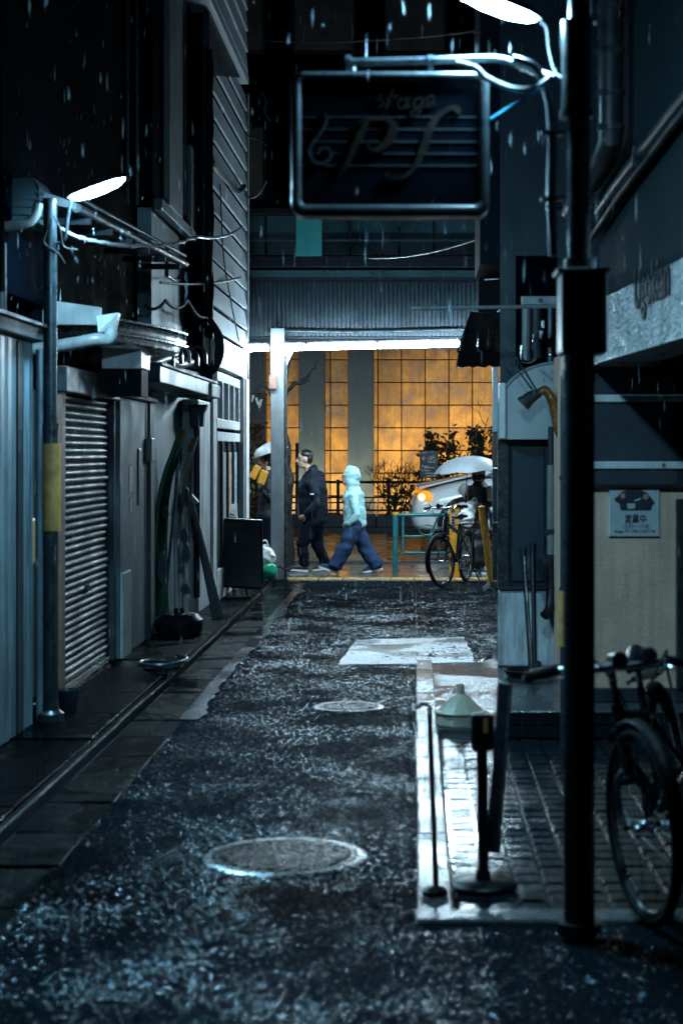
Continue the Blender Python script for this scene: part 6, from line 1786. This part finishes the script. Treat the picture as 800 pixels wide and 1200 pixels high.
dch = 22.5
def child():
    x0 = GX(414, dch)
    t = thing('person', 'short walker in pale cyan hooded raincoat and wide jeans striding left', 'person', (x0, dch, 0))
    Q = lambda px, py, lat=0: Vector((GX(px, dch), dch + lat, GZ(py, dch)))
    f = Vector((-1, -.06, 0)).normalized()
    hc_ = Q(409, 559.5); s0 = .92
    bm = BM(); head(bm, hc_, f, s0)
    tube(bm, [Q(411, 567), Q(413, 578)], [.05, .055], 12)
    tube(bm, [Q(413, 575), Q(414, 590), Q(415, 618)], [.08, .11, .11], 14, 1.1)
    legs = [[Q(414, 618, -.07), Q(404, 643, -.08), Q(392, 664, -.08)], [Q(417, 618, .07), Q(428, 644, .08), Q(442, 665, .08)]]
    for L_ in legs: tube(bm, L_, [.07, .05, .035], 10)
    for s in (-1, 1):
        tube(bm, [Q(414, 580, .12 * s), Q(419, 600, .17 * s), Q(410, 611, .15 * s)], [.042, .036, .026], 10)
        hand(bm, Q(409, 612, .13 * s), (-.8, -.3 * s, -.4), (0, -s, 0), .85)
    obj('body', fuse(bm, .012, 3), M['skin'], t, True)
    face_bits(t, hc_, f, s0)
    bm = BM(); ball(bm, hc_ + Vector((.02, 0, .03)), .088, 1, .85, .9, 14)
    for v in bm.verts:
        if v.co.x < hc_.x - .05: v.co.x = hc_.x - .05
    obj('hair', bm, M['hair'], t, True)
    bm = BM()
    tube(bm, [Q(413, 572), Q(414, 579), Q(415, 592), Q(415.5, 606), Q(415.5, 618)], [.09, .118, .125, .132, .138], 18, 1.15)
    tube(bm, [Q(406, 573), Q(411, 572), Q(417, 571)], [.066, .082, .07], 12)
    # hood: shell behind the face
    ball(bm, hc_ + Vector((.034, 0, .022)), .122, 1.0, .92, 1.12, 18); ball(bm, hc_ + Vector((.04, 0, -.06)), .10, 1, 1, 1)
    tube(bm, [hc_ + Vector((-.045, 0, .125)), hc_ + Vector((-.02, 0, .12)), hc_ + Vector((.02, 0, .1))], [.03, .05, .06], 10)
    for s in (-1, 1):
        tube(bm, [Q(413.5, 579, .11 * s), Q(416, 590, .16 * s), Q(419, 602, .19 * s), Q(414, 609, .185 * s), Q(408, 613, .14 * s)], [.06, .058, .052, .05, .042], 12)
    bm = fuse(bm, .012, 3)
    # open the hood towards the face
    kill = [v for v in bm.verts if (v.co - (hc_ + f * .112 - Vector((0, 0, .012)))).length < .104]
    bmesh.ops.delete(bm, geom=kill, context='VERTS')
    bm.normal_update(); fold(bm, .022, 10, 2)
    bmesh.ops.solidify(bm, geom=bm.faces[:], thickness=.006)
    jk = obj('raincoat', bm, M['cyan'], t, True)
    bm = BM(); tube(bm, spline([Q(406.5, 612, -.215), Q(409, 606, -.225), Q(414, 601, -.23)], 4), .006, 6); obj('pocket_seam', bm, M['umb'], jk)
    bm = BM(); tube(bm, spline([Q(404.5, 575, -.06), Q(404, 590, -.07), Q(404.5, 605, -.07), Q(404.5, 617, -.06)], 4), .006, 6); obj('zip', bm, M['umb'], jk)
    bm = BM(); tube(bm, [Q(404.5 + k * 2.2, 617 + .4 * math.sin(k), -.05 - .12 * math.sin(PI * k / 10)) for k in range(11)], .007, 6); obj('hem', bm, M['umb'], jk)
    bm = BM()
    for L_, s in zip(legs, (-1, 1)):
        tube(bm, [Q(415, 611, .04 * s), L_[0], L_[0].lerp(L_[1], .5), L_[1], L_[1].lerp(L_[2], .6), L_[2]], [.115, .115, .108, .10, .098, .100], 14)
    bm = fuse(bm, .012, 3); bm.normal_update(); fold(bm, .018, 9, 7)
    obj('jeans', bm, M['denim'], t, True)
    shoe(t, (GX(396, dch), dch - .08), (GX(374, dch), dch - .1), 0.0, .085, .0, 'denim')
    shoe(t, (GX(448, dch), dch + .08), (GX(425, dch), dch + .07), 0.0, .0, .045, 'denim')
child()

def lady():
    dl = 22.6
    x0 = GX(562, dl)
    t = thing('person', 'masked person in black coat and long skirt holding an umbrella and a bag', 'person', (x0, dl, 0))
    Q = lambda px, py, lat=0: Vector((GX(px, dl), dl + lat, GZ(py, dl)))
    f = Vector((-.25, -1, 0)).normalized()
    hc_ = Q(560.5, 553.5)
    bm = BM(); head(bm, hc_, f, .92)
    tube(bm, [Q(561, 560), Q(561, 570)], [.05, .055], 12)
    tube(bm, [Q(561, 568), Q(562, 580), Q(562, 600), Q(562, 625)], [.07, .12, .115, .12], 14, .8)
    for s in (-1, 1): tube(bm, [Q(562 + 5 * s, 625), Q(562 + 5 * s, 645), Q(562 + 5 * s, 668)], [.075, .05, .04], 10)
    tube(bm, [Q(552, 573), Q(548, 588, -.08), Q(546, 582, -.22)], [.045, .036, .027], 10)
    hand(bm, Q(545.5, 579, -.24), (.1, -.2, 1), (.9, -.2, 0), .95)
    tube(bm, [Q(571, 573), Q(573, 590, -.06), Q(562, 591, -.17)], [.045, .036, .027], 10)
    hand(bm, Q(558, 591.5, -.19), (-1, -.2, -.1), (0, 1, -.3), .95)
    obj('body', fuse(bm, .012, 3), M['skin'], t, True)
    face_bits(t, hc_, f, .92)
    bm = BM(); ball(bm, hc_ + Vector((.0, .03, .035)), .108, .92, .9, .98, 16); ball(bm, hc_ + Vector((.0, .05, -.05)), .1, .95, .8, 1.1, 14)
    for v in bm.verts:
        if v.co.y < hc_.y - .055 and v.co.z < hc_.z + .085: v.co.y = hc_.y - .055
    obj('hair', fuse(bm, .011, 2), M['hair'], t, True)
    bm = BM(); ball(bm, hc_ + f * .045 - Vector((0, 0, .055)), .068, .95, .85, .8, 14); obj('face_mask', bm, M['coat'], t, True)
    bm = BM()
    tube(bm, [Q(561, 564), Q(561.5, 571), Q(562, 582), Q(562, 594), Q(562, 604)], [.08, .145, .145, .14, .15], 18, .85)
    tube(bm, [Q(553, 571), Q(549, 586, -.07), Q(546.5, 585, -.18)], [.065, .056, .048], 12)
    tube(bm, [Q(570, 571), Q(574, 580, -.02), Q(574, 590, -.06), Q(563, 592, -.16)], [.064, .06, .056, .045], 12)
    bm = fuse(bm, .013, 3); bm.normal_update(); fold(bm, .014, 10, 3)
    ct = obj('coat', bm, M['coat'], t, True)
    bm = BM(); tube(bm, [Q(571.5, 571, -.05), Q(574.5, 579, -.08), Q(573.5, 588, -.12)], [.055, .058, .05], 12); obj('sleeve_panel', bm, M['sleeve'], ct, True)
    bm = BM()
    tube(bm, [Q(562, 600), Q(560, 618), Q(557, 636), Q(553, 655), Q(556, 666)], [.14, .17, .20, .22, .19], 18, .8)
    bm = fuse(bm, .014, 3); bm.normal_update(); fold(bm, .03, 8, 9)
    obj('skirt', bm, M['coat'], t, True)
    shoe(t, (GX(557, dl), dl), (GX(555, dl), dl - .22), 0, 0, 0)
    shoe(t, (GX(567, dl), dl), (GX(567, dl), dl - .22), 0, 0, 0)
    # umbrella
    u = thing('umbrella', 'pale grey open umbrella above the masked person in black', 'umbrella', Q(545, 580, -.25))
    top = Q(547, 534.5, -.20)
    bm = BM(); nr = 8; rings = []
    rad = .46
    for k in range(7):
        v = k / 6
        ring = []
        for j in range(nr * 4):
            a = 2 * PI * j / (nr * 4)
            sc = 1 - .085 * v * (1 - abs(math.cos(a * nr / 2)))
            ring.append(bm.verts.new(top + Vector((math.cos(a) * rad * math.sin(v * 1.25) / math.sin(1.25) * sc, math.sin(a) * rad * math.sin(v * 1.25) / math.sin(1.25) * sc, -.215 * (1 - math.cos(v * 1.25)) / (1 - math.cos(1.25)) + (.015 * (1 - abs(math.cos(a * nr / 2))) * v)))))
        rings.append(ring)
    for A, B in zip(rings, rings[1:]):
        for j in range(nr * 4): bm.faces.new((A[j], A[(j + 1) % (nr * 4)], B[(j + 1) % (nr * 4)], B[j]))
    bmesh.ops.remove_doubles(bm, verts=bm.verts[:], dist=1e-5)
    bmesh.ops.solidify(bm, geom=bm.faces[:], thickness=.004)
    xform(bm, Matrix.Translation(top) @ Matrix.Rotation(math.radians(-4), 4, 'Y') @ Matrix.Translation(-top))
    obj('canopy', bm, M['umb'], u, True, angle=25)
    bm = BM(); cyl(bm, top + Vector((0, 0, .04)), Q(545, 584, -.25), .006, 8); obj('shaft', bm, M['black'], u, True)
    bm = BM(); cyl(bm, Q(545, 576, -.25), Q(545, 590, -.25), .014, 10); obj('handle', bm, M['box'], u, True)
    for j in range(nr):
        a = 2 * PI * j / nr; bm = BM(); cyl(bm, top + Vector((0, 0, -.02)), top + Vector((math.cos(a) * rad * .93, math.sin(a) * rad * .93, -.20)), .004, 5); obj('rib', bm, M['pole'], u)
    # white bag
    b = thing('carrier_bag', 'white plastic carrier bag in front of the black skirt', 'bag', Q(548, 602, -.22))
    bm = BM(); ball(bm, Q(547.5, 602, -.24), .15, .7, .45, 1.15, 18); ball(bm, Q(544, 608, -.24), .10, .75, .5, 1.0, 14); ball(bm, Q(552, 592, -.22), .07, .9, .5, 1.2)
    bm = fuse(bm, .015, 3); bm.normal_update(); fold(bm, .03, 14, 12)
    obj('bag_body', bm, M['plastic'], b, True)
    bm = BM(); tube(bm, spline([Q(551, 588, -.22), Q(555, 583, -.20), Q(559, 590, -.19)], 4), .012, 6); obj('handle', bm, M['plastic'], b, True)
lady()

def passer():
    dl = 23.4
    x0 = GX(306, dl)
    t = thing('person', 'dark clothed passer by under a pale umbrella left of the steel post', 'person', (x0, dl, 0))
    Q = lambda px, py, lat=0: Vector((GX(px, dl), dl + lat, GZ(py, dl)))
    f = Vector((-1, 0, 0))
    hc_ = Q(313, 541)
    bm = BM(); head(bm, hc_, f, .95); tube(bm, [Q(314, 548), Q(315, 560)], [.055, .06], 12)
    tube(bm, [Q(315, 556), Q(315, 575), Q(315, 612)], [.08, .12, .12], 14)
    for s in (-1, 1):
        tube(bm, [Q(315, 612, .07 * s), Q(315 + 5 * s, 640, .08 * s), Q(315 + 9 * s, 663, .08 * s)], [.08, .055, .04], 10)
        tube(bm, [Q(315, 562, .14 * s), Q(318, 582, .18 * s), Q(309, 575, .1 * s)], [.045, .038, .028], 10)
    hand(bm, Q(308, 573, -.1), (-.1, 0, 1), (1, 0, 0), .95)
    obj('body', fuse(bm, .013, 3), M['skin'], t, True)
    face_bits(t, hc_, f, .95)
    bm = BM(); ball(bm, hc_ + Vector((.03, 0, .03)), .105, .95, .85, 1.0); obj('hair', bm, M['hair'], t, True)
    bm = BM(); tube(bm, [Q(314, 551), Q(315, 560), Q(315, 580), Q(315, 615)], [.08, .15, .155, .165], 16)
    for s in (-1, 1): tube(bm, [Q(315, 561, .14 * s), Q(319, 582, .2 * s), Q(310, 576, .12 * s)], [.066, .06, .046], 12)
    bm = fuse(bm, .014, 3); bm.normal_update(); fold(bm, .015, 10, 21); obj('coat', bm, M['coat'], t, True)
    bm = BM()
    for s in (-1, 1): tube(bm, [Q(315, 606, .06 * s), Q(315 + 5 * s, 640, .08 * s), Q(315 + 9 * s, 664, .08 * s)], [.12, .085, .07], 12)
    obj('trousers', fuse(bm, .013, 3), M['navytr'], t, True)
    shoe(t, (GX(308, dl), dl - .08), (GX(290, dl), dl - .08), 0); shoe(t, (GX(327, dl), dl + .08), (GX(308, dl), dl + .08), 0, 0, .03)
    u = thing('umbrella', 'pale umbrella of the passer by, half behind the steel post', 'umbrella', Q(308, 575, -.1))
    top = Q(315, 519, -.1)
    bm = BM(); lathe(bm, [(.16, -.16), (.155, -.10), (.12, -.04), (.05, -.005), (.004, .01)], top, 20); xform(bm, Matrix.Translation(top) @ Matrix.Rotation(math.radians(-18), 4, 'Y') @ Matrix.Diagonal((1.5, 1.5, .9, 1)) @ Matrix.Translation(-top)); obj('canopy', bm, M['white'], u, True)
    bm = BM(); cyl(bm, top, Q(308, 580, -.1), .006, 8); obj('shaft', bm, M['black'], u, True)
    b = thing('shoulder_bag', 'yellow two pocket bag carried by the passer by left of the post', 'bag', Q(305, 560, -.2))
    for (px, py, w_, h_, an) in ((301, 553, .10, .20, .5), (310, 559, .11, .20, .35)):
        bm = BM(); q = Q(px, py, -.25 if px < 305 else -.29); obox(bm, Matrix.Translation(q) @ Matrix.Rotation(an, 4, 'Y'), w_, .06, h_); obj('pocket', bm, M['yellow'], b, bev=.02)
    bm = BM(); tube(bm, spline([Q(307, 546, -.25), Q(311, 552, -.21), Q(315, 560, -.18)], 4), .012, 6); obj('strap', bm, M['coat'], b, True)
passer()

# ================================================================== RAIN
bm = BM()
for k in range(1350):
    fine = k > 1000  # extra small drops crowded round each lamp to stand in for its glow
    d = R.uniform(6.2, 21) if not fine else R.uniform(5.0, 12.5)
    hx = d * .45
    x = R.uniform(-.245 * d - .1, .165 * d + .1); z = R.uniform(0.7, 1.6 + .27 * d)
    l = R.uniform(.022, .065); r = R.uniform(.0007, .0012)
    if fine:
        l *= .5; r *= .5
        q = Vector(R.choice(((-1.86, 10.0, 3.1), (.27, 5.85, 3.15)))) + Vector((R.gauss(0, .45), R.gauss(0, .45), R.gauss(-.15, .5)))
        x, d, z = q
    p = Vector((x, d, z))
    a = Vector((R.uniform(-.002, .002), 0, l))
    v0 = bm.verts.new(p - a); v1 = bm.verts.new(p + a)
    ring = [bm.verts.new(p - a * .3 + Vector((r * math.cos(t_), r * math.sin(t_), 0))) for t_ in (0, 2.1, 4.2)]
    for i in range(3):
        j = (i + 1) % 3
        bm.faces.new((v0, ring[j], ring[i])); bm.faces.new((v1, ring[i], ring[j]))
o = obj('rain', bm, M['rain'], None, True); o['kind'] = 'stuff'

# fallen leaves
for (px, py, lab) in ((503, 817, 'single orange leaf on the wet edging beside the cone cover'),):
    d = D(py); c = Vector((GX(px, d), d, .016))
    bm = BM(); prism(bm, [c + Vector(v) for v in ((-.02, 0, 0), (0, -.025, 0), (.025, 0, .004), (.005, .03, .006))], (0, 0, .002)); tag(obj('leaf', bm, M['rust']), lab, 'leaf')
